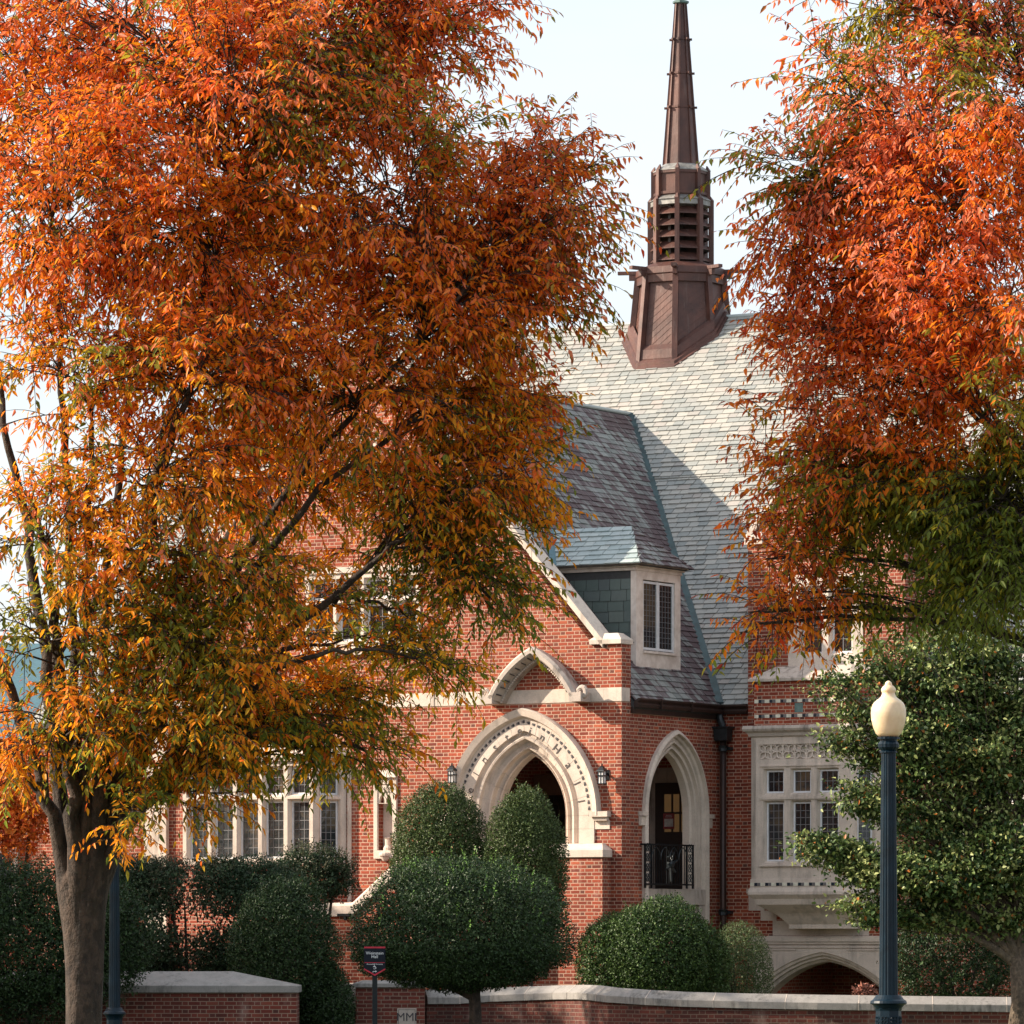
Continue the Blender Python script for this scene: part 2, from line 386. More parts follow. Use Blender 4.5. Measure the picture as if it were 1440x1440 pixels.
def text_mesh(txt, size, fn, mat, name, parent, depth=.006, align='CENTER', spacing=1.0, rot=0.0, ax=(1, 0, 0), ay=(0, 0, 1), pos=(0, 0, 0)):
    cu = bpy.data.curves.new(name, 'FONT'); cu.body = txt; cu.size = size; cu.align_x = align; cu.extrude = depth; cu.space_character = spacing
    cu.space_line = .85
    tmp = bpy.data.objects.new('tmp', cu); COL.objects.link(tmp)
    dg = bpy.context.evaluated_depsgraph_get(); me = bpy.data.meshes.new_from_object(tmp.evaluated_get(dg))
    bpy.data.objects.remove(tmp); bpy.data.curves.remove(cu)
    ax = Vector(ax); ay = Vector(ay); az = ax.cross(ay)
    c, s_ = math.cos(rot), math.sin(rot)
    bx = ax*c + ay*s_; by = ay*c - ax*s_
    m4 = Matrix((bx, by, az)).transposed().to_4x4(); m4.translation = Vector(pos)
    me.transform(m4)
    return me
def join_me(meshes, name, mat, parent):
    vs, fs = [], []
    for me in meshes:
        o = len(vs); vs += [tuple(v.co) for v in me.vertices]; fs += [[o+i for i in p.vertices] for p in me.polygons]
        bpy.data.meshes.remove(me)
    b = MB(); b.v = vs; b.f = fs
    return b.build(name, mat, parent, norm=False)

def slates(name, O, A, U, Nn, rows, ext, e, wd, mat, parent, seed=1, th=.019, hole=None):
    """individual slates: O origin, A along, U up the slope, Nn normal; ext(row height up the slope)->list of (s0,s1)"""
    rg = np.random.default_rng(seed); b = MB()
    O = np.array(O, float); A = np.array(A, float); U = np.array(U, float); Nn = np.array(Nn, float)
    for r_ in range(rows):
        t0 = r_*e; t1 = t0+e*1.02
        for (a0, a1), (c0, c1) in zip(ext(t0), ext(t1)):
            m0 = min(a0, c0); m1 = max(a1, c1)
            if m1-m0 < .05: continue
            x = m0 - rg.uniform(.3, 1)*wd
            while x < m1:
                w = wd*rg.uniform(.75, 1.2); xa, xb = x+.006, x+w-.006; x += w
                q = [max(xa, a0), min(xb, a1), min(xb, c1), max(xa, c0)]
                if q[1]-q[0] < .01 and q[2]-q[3] < .01: continue
                q[1] = max(q[1], q[0]); q[2] = max(q[2], q[3])
                if hole and hole((q[0]+q[1])/2, (t0+t1)/2): continue
                hb = th*rg.uniform(.9, 1.9); dt = rg.normal(0, .004); tl = rg.normal(0, .0022)
                p = [O+A*q[0]+U*(t0+dt)+Nn*(hb+tl), O+A*q[1]+U*(t0+dt)+Nn*(hb-tl), O+A*q[2]+U*t1+Nn*.004, O+A*q[3]+U*t1+Nn*.004]
                g = [p[0]-Nn*hb*.95, p[1]-Nn*hb*.95]
                i = len(b.v); b.v += [tuple(k) for k in p+g]
                b.f += [[i, i+1, i+2, i+3], [i+4, i+5, i+1, i], [i+4, i, i+3], [i+5, i+2, i+1]]
    return b.build(name, mat, parent, norm=False)

# ================================================================== THE GROUND
def ground_z(x, y):
    t = min(1, max(0, (y-88.2)/2.0)); s = min(1, max(0, (x-0.5)/3.0))
    return 0.0 - 1.3*t*s
gx = [-600, -200, -80, -40] + [-20+1.0*i for i in range(0, 45)] + [40, 80, 200, 600]
gy = [-80, 0, 30, 50, 70, 80, 84, 86, 87] + [88+.5*i for i in range(8)] + [93, 96, 100, 110, 130, 170, 300, 900]
b = MB()
for y in gy:
    for x in gx: b.v.append((x, y, ground_z(x, y) if abs(x) < 50 else 0.0))
for j in range(len(gy)-1):
    for i in range(len(gx)-1):
        k = j*len(gx)+i; b.f.append([k, k+1, k+len(gx)+1, k+len(gx)])
m, nt, bs = new_mat('lawn'); tc = N(nt, 'ShaderNodeTexCoord')
c = ramp(nt, noise(nt, tc.outputs['Object'], 1.1, 8, .7), [(.3, (.035, .05, .018)), (.55, (.06, .075, .025)), (.75, (.13, .09, .045))])
L(nt, c, bs.inputs['Base Color']); bs.inputs['Roughness'].default_value = .95
bump(nt, noise(nt, tc.outputs['Object'], 30, 4), .8, .03, bs)
tag(b.build('ground', m), kind='structure')
b = MB().box(-60, 60, 52, 56.5, -.05, .05)
m2 = plain('paving_brick', (.22, .12, .09), .9, 0, .3, 4)
tag(b.build('path', m2), kind='structure')

# ================================================================== THE HALL
hall = empty('brick_hall', HALL_C, -TH)
tag(hall, 'red brick collegiate gothic hall with grey slate roof and copper spire', 'building')
B = 3.825; ZE = 6.13; AR = -5.745; ZR = 12.64; BR = 10.42; SW = (ZR-ZE)/(-AR); SM = (ZR-ZE)/(BR-B)
BM = 12.67; ZM = ZE + SM*(BM-B)
GT = .35                                            # gable wall thickness
AL = 2*AR                                           # far corner of the gabled wing
CA, CH = fr(738, 1148)[0], fr(738, 1148)[2]         # porch arch centre, springing
cop = lambda a: 7.30 + 1.122*(-.37-a)
zap = cop(AR)
# --- front gable wall with porch arch
outl = [(AL, -1.5), (0, -1.5), (0, 7.11), (-.62, 7.11), (AR, zap-.28), (AL+.62, 7.11), (AL, 7.11)]
WL = [(fr(421, 0)[0], 8.84), (fr(600, 0)[0], 8.84)]
h_porch = arch_open(1.30, 1.72, CA, CH, fr(790, 1190)[2])
up0, up1 = fr(430, 0)[0], fr(592, 0)[0]; uz0, uz1 = fr(500, 910)[2], fr(500, 806)[2]
h_up = [(up0, uz0), (up1, uz0), (up1, uz1), (up0, uz1)]
dn0, dn1 = fr(252, 0)[0], fr(497, 0)[0]; dz0, dz1 = fr(400, 1216)[2], fr(400, 1072)[2]
h_dn = [(dn0+.15, dz0+.1), (dn1-.15, dz0+.1), (dn1-.15, dz1-.1), (dn0+.15, dz1-.1)]
at0 = AR-.22; az0, az1 = fr(505, 690)[2], fr(505, 625)[2]
h_at = [(at0, az0), (at0+.44, az0), (at0+.44, az1), (at0, az1)]
nc = fr(543, 1100)[0]; nz0, nz1 = fr(543, 1196)[2], fr(543, 1103)[2]
h_ni = [(nc-.17, nz0), (nc+.17, nz0), (nc+.17, nz1), (nc-.17, nz1)]
MB().prism(outl, FRONT, 0, GT, [h_porch, h_up, h_dn, h_at, h_ni]).build('gable_wall', MT['brick'], hall)
# --- side wall of the wing with the lancet
LC, LS = 2.04, sdp(1000, 1147)[2]
h_lan = arch_open(1.20, 1.53, LC, LS, 2.0)
MB().prism([(GT+.002, -1.5), (B, -1.5), (B, 6.02), (GT+.002, 6.02)], SIDE, 0, .28, [h_lan]).build('side_wall', MT['brick'], hall)
MB().box(AL, AL+.33, GT+.002, B, -1.5, 6.0).build('side_wall', MT['brick'], hall)
# --- main walls
MB().box(.002, .668, B, B+.4, -1.5, 6.05).box(4.05, 15, B, B+.4, -1.5, 6.05).build('rear_range_wall', MT['brick'], hall)
MB().box(-16.5, AL-.002, B, B+.4, -1.5, 6.05).build('rear_range_wall', MT['brick'], hall)
MB().prism([(-0.0, 0), (BM-B, ZM-ZE), (2*(BM-B), 0), (2*(BM-B), -7.6), (0, -7.6)], lambda s, d, z: (15-d, B+s, ZE+z-.05), 0, .3).build('end_wall', MT['brick'], hall)
MB().prism([(-0.0, 0), (BM-B, ZM-ZE), (2*(BM-B), 0), (2*(BM-B), -7.6), (0, -7.6)], lambda s, d, z: (-16.5+d, B+s, ZE+z-.05), 0, .3).build('end_wall', MT['brick'], hall)
# --- stone string course across the gable
zb1, zb0 = fr(800, 969)[2], fr(800, 988)[2]
MB().box(AL-.012, .012, -.014, .3, zb0, zb1).build('string_course', MT['stone'], hall, bevel=.006)
# --- gable coping
cp = MB()
for sg in (1, -1):
    f = (lambda x: x) if sg == 1 else (lambda x: 2*AR-x)
    def cpx(a, z, b): return (f(a), b, z)
    for i in range(7):                                # jointed stones
        a0 = -.37 - i*(abs(AR)-.37)/7 - (.004 if i else 0); a1 = -.37 - (i+1)*(abs(AR)-.37)/7
        q = []
        for a in (a0, a1):
            q.append([cpx(a-.30, cop(a)-.0-.30+.30, -.06) if False else cpx(a, cop(a)-.26, -.07), cpx(a, cop(a)-.10, -.07), cpx(a, cop(a)+.02, GT/2), cpx(a, cop(a)-.10, GT+.06), cpx(a, cop(a)-.26, GT+.06)])
        cp.rings(q)
    # kneeler block with weathered top
    q = []
    for (x0, x1, y0, y1, z) in ((-.66, .03, -.07, GT+.05, 7.11), (-.66, .03, -.07, GT+.05, 7.20), (-.50, -.10, .05, GT-.1, 7.32)):
        q.append([(f(x0), y0, z), (f(x1), y0, z), (f(x1), y1, z), (f(x0), y1, z)])
    cp.rings(q)
cp.build('gable_coping', MT['stone'], hall, bevel=.008)

# --- porch interior
pb = 4.4
MB().box(-4.6, -.33, pb, pb+.2, 1.5, 6.0).box(-4.8, -4.6, .35, pb, 1.5, 6.0).build('porch_wall', MT['brick_room'], hall)
MB().box(-4.6, -.33, .36, pb, 5.86, 5.98).build('porch_ceiling', MT['cream'], hall)
MB().box(-4.6, -.33, .36, pb, 1.5, 2.4).build('porch_floor', MT['stone'], hall)
# tan framed doorway with dark glass seen through the porch arch
x0, _, z1 = fr(751, 1090, pb-.03); x1, _, _ = fr(812, 1090, pb-.03)
d = MB().box(x0, x1, pb-.06, pb-.002, 2.4, z1).build('panelled_screen', MT['trim'], hall, bevel=.01)
gx0 = fr(771, 1118, pb-.08)[0]; gx1, _, gz1 = fr(793, 1118, pb-.08); gz0 = fr(780, 1181, pb-.08)[2]
MB().box(gx0, gx1, pb-.075, pb-.062, gz0, gz1).build('glass_panel', MT['glass'], d)
b = MB()
for i in range(1, 3): b.box(gx0+(gx1-gx0)*i/3-.008, gx0+(gx1-gx0)*i/3+.008, pb-.085, pb-.076, gz0, gz1)
for i in range(1, 5): b.box(gx0, gx1, pb-.084, pb-.077, gz0+(gz1-gz0)*i/5-.008, gz0+(gz1-gz0)*i/5+.008)
b.build('glazing_bar', MT['door'], d)
# door seen through the lancet
dx0 = fr(921, 1100, pb-.1)[0]; dx1 = fr(975, 1100, pb-.1)[0]; dzt = fr(930, 1101, pb-.1)[2]
door = MB().box(dx0, dx1, pb-.10, pb-.004, 2.4, dzt).build('porch_door', MT['door'], hall, bevel=.01)
gx0 = fr(934, 1117, pb-.12)[0]; gx1 = fr(968, 1117, pb-.12)[0]; gz1 = fr(934, 1117, pb-.12)[2]; gz0 = fr(934, 1170, pb-.12)[2]
MB().box(gx0, gx1, pb-.112, pb-.101, gz0, gz1).build('door_pane', MT['glass_warm'], door)
b = MB()
for t in (1/3, 2/3): b.box(gx0+(gx1-gx0)*t-.02, gx0+(gx1-gx0)*t+.02, pb-.125, pb-.113, gz0, gz1)
for t in (.5,): b.box(gx0, gx1, pb-.124, pb-.114, gz0+(gz1-gz0)*t-.02, gz0+(gz1-gz0)*t+.02)
b.build('glazing_bar', MT['door'], door)
nx0 = fr(932.5, 1145, pb-.14)[0]; nx1 = fr(948, 1145, pb-.14)[0]; nzt = fr(933, 1144, pb-.14)[2]; nzb = fr(933, 1166, pb-.14)[2]
MB().box(nx0, nx1, pb-.135, pb-.13, nzb, nzt).build('red_notice', MT['notice'], door)
w_, h_ = nx1-nx0, nzt-nzb
MB().box(nx0+.10*w_, nx1-.10*w_, pb-.139, pb-.136, nzb+.16*h_, nzb+.66*h_).box(nx0+.2*w_, nx1-.2*w_, pb-.139, pb-.136, nzb+.76*h_, nzb+.80*h_).box(nx0+.25*w_, nx1-.25*w_, pb-.139, pb-.136, nzb+.86*h_, nzb+.89*h_).build('notice_paper', MT['paper'], door)
MB().box(dx0-.14, dx1+.16, pb-.05, pb-.003, dzt+.003, dzt+.30).box(dx0-.16, dx0-.003, pb-.05, pb-.003, 2.4, dzt).build('door_surround', MT['stone_old'], hall)

# --- porch arch: stone rings, lettering band, hood mould
zsill = fr(790, 1190)[2]
def sweep_arch(levels, c, zs, zb, fn, n=18):
    b = MB()
    cur = [arch_open(w, h, c, zs, zb, n) for (w, h, d) in levels]
    for (A_, lA), (B_, lB) in zip(zip(cur, levels), zip(cur[1:], levels[1:])):
        b.strip([fn(s, lA[2], z) for s, z in A_], [fn(s, lB[2], z) for s, z in B_])
    return b
lv = [(1.53, 2.00-.12, .02), (1.53, 1.88, -.03), (1.20, 1.62, -.03), (1.19, 1.61, .03), (1.17, 1.59, .05), (1.12, 1.55, .05), (1.08, 1.51, -.01), (1.04, 1.47, -.0), (1.03, 1.46, .09), (.97, 1.41, .15), (.90, 1.34, .17), (.87, 1.31, .11), (.85, 1.29, .12), (.84, 1.28, .25), (.78, 1.22, .30), (.75, 1.20, .26), (.73, 1.18, .29), (.73, 1.18, .50)]
ps = sweep_arch(lv, CA, CH, zsill, FRONT).build('porch_arch', MT['stone'], hall, norm=True)
hd = MB(); ho = arch(1.67, 2.05, 22, CA, CH); hm = arch(1.655, 2.03, 22, CA, CH); hi = arch(1.545, 1.90, 22, CA, CH); hj = arch(1.50, 1.86, 22, CA, CH)
hd.strip([(x, .0, z) for x, z in ho], [(x, -.10, z) for x, z in ho]); hd.strip([(x, -.10, z) for x, z in ho], [(x, -.16, z) for x, z in hm])
hd.strip([(x, -.16, z) for x, z in hm], [(x, -.12, z) for x, z in hi]); hd.strip([(x, -.12, z) for x, z in hi], [(x, -.03, z) for x, z in hj])
for sg in (1, -1):
    xx = CA+sg*1.6; hd.box(min(xx-.12*sg, xx+.28*sg), max(xx-.12*sg, xx+.28*sg), -.15, .0, CH-.03, CH+.07); hd.box(min(xx-.07*sg, xx+.24*sg), max(xx-.07*sg, xx+.24*sg), -.10, .0, CH-.10, CH-.032)
    hd.box(min(xx-.07*sg, xx+.26*sg), max(xx-.07*sg, xx+.26*sg), -.02, .01, CH-.26, CH-.102)
hd.build('hood_mould', MT['stone'], ps)
# dark and cream tessera strip just inside the hood
b = MB(); ck = arch(1.455, 1.82, 90, CA, CH); ck2 = arch(1.395, 1.765, 90, CA, CH)
acc = 0; k = 0
def along(pts, ds):
    out = []; s = 0; nxt = 0
    for i in range(len(pts)-1):
        p, q = pts[i], pts[i+1]; l = math.dist(p, q)
        while nxt <= s+l:
            t = (nxt-s)/l; out.append(((p[0]+(q[0]-p[0])*t, p[1]+(q[1]-p[1])*t), ((q[0]-p[0])/l, (q[1]-p[1])/l))); nxt += ds
        s += l
    return out
mid = along(arch(1.43, 1.79, 60, CA, CH), .118)
b2 = MB()
for (p, t) in mid:
    nn = (-t[1], t[0])
    def rect(bb, off, ln, wd_, dd):
        q = []
        for a_, c_ in ((-ln/2, -wd_/2), (ln/2, -wd_/2), (ln/2, wd_/2), (-ln/2, wd_/2)):
            q.append((p[0]+t[0]*(off+a_)+nn[0]*c_, -.03-dd, p[1]+t[1]*(off+a_)+nn[1]*c_))
        q2 = [(x, -.02, z) for x, y, z in q]; bb.rings([q2, q])
    rect(b, 0, .042, .05, .006); rect(b2, .038, .026, .038, .005)
split_build(b, 'dark_tessera', MT['tile_carve_shade'], ps); split_build(b2, 'grey_tessera', MT['tile_grey'], ps)
# lettering round the arch
let = along(arch(1.30, 1.68, 200, CA, CH), .001)      # starts at right springing
Lr = len(let)*.001
word = 'Weinstein Hall'
# letter centres measured on the stone: fraction of the band length from the left springing
tot = len(let)
ms = []
pos_ = [.035, .115, .19, .262, .335, .408, .475, .532, .60, None, .685, .775, .862, .94]
for ch, f_ in zip(word, pos_):
    if f_ is None: continue
    (x, z), (tx, tz) = let[int((1-f_)*(tot-1))]
    rt = math.atan2(-tz, -tx)
    off = .115; nx_, nz_ = -tz, tx
    ms.append(text_mesh(ch, .225, None, None, 'l', None, .006, rot=rt, pos=(x+math.sin(rt)*off*.9, -.034, z-math.cos(rt)*off*.9)))
for me_ in ms: join_me([me_], 'letter', MT['letter'], ps)
# voussoir joints
b = MB()
o1 = along(arch(1.53, 1.88, 200, CA, CH), .001); i1 = along(arch(1.20, 1.62, 200, CA, CH), .001)
for f_ in (.0, .075, .15, .225, .298, .37, .44, .5, .565, .64, .73, .82, .905, 1.0):
    (x0, z0), _ = o1[int(f_*(len(o1)-1))]; (x1, z1), _ = i1[int(f_*(len(i1)-1))]
    b.beam((x0, -.031, z0), (x1, -.031, z1), .004, .004, (0, 1, 0))
    pl_ = []
    for (w_2, h_2, d_2) in lv[3:]:
        ar_ = along(arch(w_2, h_2, 30, CA, CH), .004); (xx_, zz2), _ = ar_[int(f_*(len(ar_)-1))]; pl_.append((xx_, d_2-.001, zz2))
    b.tube(pl_, .0035, 4)
for zz2 in (CH-.25, CH-.52):
    for sg in (-1, 1): b.beam((CA+sg*1.20, -.031, zz2), (CA+sg*1.53, -.031, zz2), .004, .004, (0, 1, 0)); b.tube([(CA+sg*w_2, d_2-.001, zz2) for (w_2, h_2, d_2) in lv[3:]], .0035, 4)
b.build('stone_joint', MT['stone_old'], ps)
# arch sill and brick apron below it
xr = fr(848, 1200, -.35)[0]
MB().box(-3.9, xr-.03, -.32, -.002, -1.4, 3.12).build('arch_apron', MT['brick'], hall)
q = []
for (o_, y0, z) in ((0, -.36, 3.122), (0, -.36, 3.26), (-.16, -.10, 3.385), (-.22, .42, 3.395)):
    q.append([(-3.94, y0, z), (xr+o_, y0, z), (xr+o_, .42 if z > 3.38 else -.001, z), (-3.94, .42 if z > 3.38 else -.001, z)])
MB().rings(q).build('arch_sill', MT['stone'], hall, bevel=.008)
MB().box(-3.6, -.8, .02, .34, 2.4, 3.36).build('arch_apron', MT['brick_room'], hall)

# --- pointed canopy above the porch arch
cz = fr(738, 975)[2]; cxx = fr(751, 975, -.25)[0]
cn = MB()
prof = [(.00, .0), (.04, -.34), (-.01, -.40), (-.08, -.40), (-.11, -.35), (-.17, -.17), (-.21, -.15), (-.22, .0)]
w0, h0 = .94, .90
base = arch(w0, h0, 16, cxx, fr(738, 972)[2]-.12)
for seg in (base[:17], base[16:]):
    rr = []
    for i, (x, z) in enumerate(seg):
        p0 = seg[max(0, i-1)]; p1 = seg[min(len(seg)-1, i+1)]; tx, tz = p1[0]-p0[0], p1[1]-p0[1]; l = math.hypot(tx, tz); nx_, nz_ = tz/l, -tx/l
        if (nz_ < 0): nx_, nz_ = -nx_, -nz_
        if i == (16 if seg is not base[16:] and seg[0][0] > cxx else 0): nx_, nz_ = 0, 1.12
        rr.append([(x+nx_*o_, d, z+nz_*o_) for o_, d in prof])
    cn.rings(rr)
can = cn.build('arch_canopy', MT['stone_old'], hall, bevel=.01)
b = MB()
for sg in (1, -1):
    ex = cxx+sg*(w0+.02); ez = base[0][1]+.02
    pts = []
    for i in range(15):
        t = i/14*math.pi*2.2; r_ = .13*(1-.055*i); pts.append((ex+sg*(.02+.10-r_*math.cos(t)*.8), -.28, ez+.02+r_*math.sin(t)))
    b.tube(pts, [.05]*15, 8)
    b.box(min(ex-.12*sg, ex+.14*sg), max(ex-.12*sg, ex+.14*sg), -.40, -.0, ez-.14, ez+.03)
split_build(b, 'scroll', MT['stone_old'], can)
b = MB()                                             # beads and blind carving on the canopy face
for seg in (base[:17], base[16:]):
    for (p, t) in along(seg, .055):
        nn = (t[1], -t[0]);
        if nn[1] < 0: nn = (-nn[0], -nn[1])
        x, z = p[0]-nn[0]*.195, p[1]-nn[1]*.195; b.box(x-.014, x+.014, -.185, -.155, z-.014, z+.014)
b.build('bead', MT['stone'], can)
b = MB()
for seg in (base[:17], base[16:]):
    for k_, (p, t) in enumerate(along(seg, .17)):
        if k_ in (0,) : continue
        nn = (t[1], -t[0])
        if nn[1] < 0: nn = (-nn[0], -nn[1])
        x, z = p[0]-nn[0]*.14, p[1]-nn[1]*.14
        b.beam((x-nn[0]*.02, -.222, z-nn[1]*.02), (x+nn[0]*.02, -.345, z+nn[1]*.02), .012+.01*(k_ % 2), .02, (0, 1, 0))
split_build(b, 'carving_shade', MT['tile_carve_shade'], can)  # dark bars painted as the shade in the canopy carving

# --- wall lanterns
def lantern(px, py):
    a, _, z = fr(px, py, -.22)
    r_ = empty('wall_lantern', (a, -.205, z), 0, hall); r_.scale = (.85, .85, .85)
    b = MB()
    for sx in (-1, 1):
        for sy in (-1, 1): b.box(sx*.066-.006, sx*.066+.006, sy*.066-.006, sy*.066+.006, -.17, .10)
    b.box(-.08, .08, -.08, .08, -.18, -.165); b.box(-.085, .085, -.085, .085, -.005, .015)
    b.box(-.006, .006, -.073, -.062, -.165, .10)
    q = [[(x*r, y*r, z_) for x, y in ((-1,-1),(1,-1),(1,1),(-1,1))] for r, z_ in ((.095, .10), (.09, .12), (.04, .19), (.04, .21), (.012, .22), (.012, .27))]
    b.rings(q); b.box(-.02, .02, .085, .24, .03, .07); b.box(-.05, .05, .22, .239, -.08, .14)
    b.build('lantern_frame', MT['iron'], r_)
    MB().box(-.06, .06, -.06, .06, -.163, .095).build('lantern_glass', MT['paper'], r_)
lantern(635, 1090); lantern(846, 1091)

# --- lancet in the side wall
ll = [(1.27, 1.60, -.0), (1.27, 1.60, -.07), (1.20, 1.54, -.10), (1.18, 1.52, -.10), (1.17, 1.51, -.02), (1.11, 1.46, -.00), (1.09, 1.44, .07), (1.04, 1.39, .09), (1.02, 1.37, .02), (.98, 1.33, .02), (.97, 1.32, .13), (.91, 1.26, .17), (.90, 1.25, .10), (.86, 1.21, .10), (.85, 1.20, .22), (.79, 1.16, .27), (.77, 1.14, .21), (.75, 1.12, .23), (.74, 1.11, .46)]
ll = [((1.27-(1.27-w)*.84)*.99, 1.60-(1.60-h)*.90, d*.62 if d > 0 else d) for w, h, d in ll]
lz = sdp(930, 1250)[2]
lan = sweep_arch(ll, LC, LS, 1.9, SIDE).build('lancet_arch', MT['stone'], hall)
b = MB()
for s_ in (-1, 1):
    yy = LC+s_*1.30; b.box(-.0, .10, yy-.10, yy+.10, LS-.06, LS+.02); b.box(0, .06, yy-.09, yy+.09, LS-.24, LS-.07)
split_build(b, 'label_stop', MT['stone'], lan)
b = MB()
for zz in (LS, LS-.28, LS-.62, LS-.94, LS-1.2):
    for s_ in (-1, 1): b.box(.081, .083, LC+s_*1.20-.055, LC+s_*1.20+.055, zz-.004, zz+.004)
b.build('stone_joint', MT['stone_old'], lan)
MB().box(-.4, .03, LC-1.24, LC+1.24, lz-.30, lz).box(-.3, .02, LC-1.22, LC-.95, 1.2, lz-.302).box(-.3, .02, LC+.95, LC+1.22, 1.2, lz-.302).box(-.3, .02, LC+.2, LC+.38, 1.2, lz-.302).build('lancet_sill', MT['stone_old'], hall, bevel=.008)
r0, r1 = sdp(908, 1200, .12)[1], sdp(976, 1200, .12)[1]; rz0, rz1 = sdp(940, 1250, .12)[2]+.01, sdp(940, 1187, .12)[2]
b = MB(); X = .10
b.box(X-.02, X+.02, r0, r1, rz1-.03, rz1).box(X-.015, X+.015, r0, r1, rz0+.06, rz0+.09).box(-.02, X, r0, r0+.03, rz1-.03, rz1).box(-.02, X, r1-.03, r1, rz1-.03, rz1)
ww = r1-r0
for t in (0, .13, .87, 1.0):
    y = r0+.012+(ww-.024)*t; b.box(X-.016, X+.016, y-.016, y+.016, rz0, rz1-.03)
for i in range(1, 14):
    y = r0+ww*(.13+.74*i/14); b.box(X-.006, X+.006, y-.007, y+.007, rz0+.09, rz1-.03)
rail = b.build('balcony_railing', MT['iron'], hall)
b = MB()
for t in (.065, .935):
    for k in range(4):
        y = r0+ww*t; z = rz0+.2+k*.19
        for q_ in range(4):
            a_ = q_*math.pi/2+math.pi/4; b.tube([(X+.01, y+.055*math.cos(a_)+.035*math.cos(x_), z+.055*math.sin(a_)+.035*math.sin(x_)) for x_ in [i*math.pi/4 for i in range(9)]], .009, 5)
for i in range(4):
    yc = r0+ww*(.13+.74*(i+.5)/4); b.tube([(X+.012, yc+p_[0], p_[1]) for p_ in arch(ww*.092, .24, 6, 0, rz1-.30)], .010, 5)
yc = r0+ww*.5; zc = (rz0+rz1)/2+.03
for a_, l_ in ((.4, .22), (1.3, .25), (2.3, .2), (3.6, .20), (4.7, .32), (5.5, .2)):
    b.beam((X+.03, yc, zc), (X+.05, yc+l_*math.cos(a_), zc+l_*math.sin(a_)), .05, .03)
b.lathe([(0.001, -.06), (.07, -.03), (.08, .02), (.04, .08), (.001, .1)], (X+.03, yc, zc), 10)
b.build('iron_ornament', MT['pipe'], rail)

# --- carved niche
nf = MB(); nfo = [(nc-.26, nz0-.16), (nc+.26, nz0-.16), (nc+.26, nz1+.13), (nc-.26, nz1+.13)]
nf.prism(nfo, FRONT, -.05, .10, [h_ni])
nf.box(nc-.17, nc+.17, .16, .20, nz0, nz1)
niche = nf.build('statue_niche', MT['stone'], hall, bevel=.008)
b = MB()
ho_ = [arch(.062, .15, 6, nc-.078, nz1-.34), arch(.062, .15, 6, nc+.078, nz1-.34)]
hp = [[(c_+.062, nz1-.36)]+a_+[(c_-.062, nz1-.36)] for a_, c_ in zip(ho_, (nc-.078, nc+.078))]
top = [(nc-.165, nz1-.362), (nc+.165, nz1-.362), (nc+.165, nz1-.005), (nc-.165, nz1-.005)]
b.prism([(nc-.168, nz1-.37), (nc+.168, nz1-.37), (nc+.168, nz1-.003), (nc-.168, nz1-.003)], FRONT, -.03, .04, [[(x, z) for x, z in h] for h in hp])
for ix in range(4):
    for iz in range(2): b.box(nc-.14+ix*.08, nc-.10+ix*.08, -.045, -.031, nz1-.15+iz*.06, nz1-.11+iz*.06)
b.lathe([(.001, -.12), (.05, -.10), (.09, -.03), (.12, .0), (.12, .04), (.10, .06)], (nc, -.03, nz0-.10), 12)
b.lathe([(.10, 0), (.10, .05), (.07, .10), (.07, .22), (.09, .24), (.001, .25)], (nc, .08, nz0), 12)
b.rings([[(nc-.28, -.10, nz1+.13), (nc+.28, -.10, nz1+.13), (nc+.28, .02, nz1+.13), (nc-.28, .02, nz1+.13)], [(nc-.12, -.03, nz1+.28), (nc+.12, -.03, nz1+.28), (nc+.12, .02, nz1+.28), (nc-.12, .02, nz1+.28)]])
b.build('niche_canopy', MT['stone'], niche)

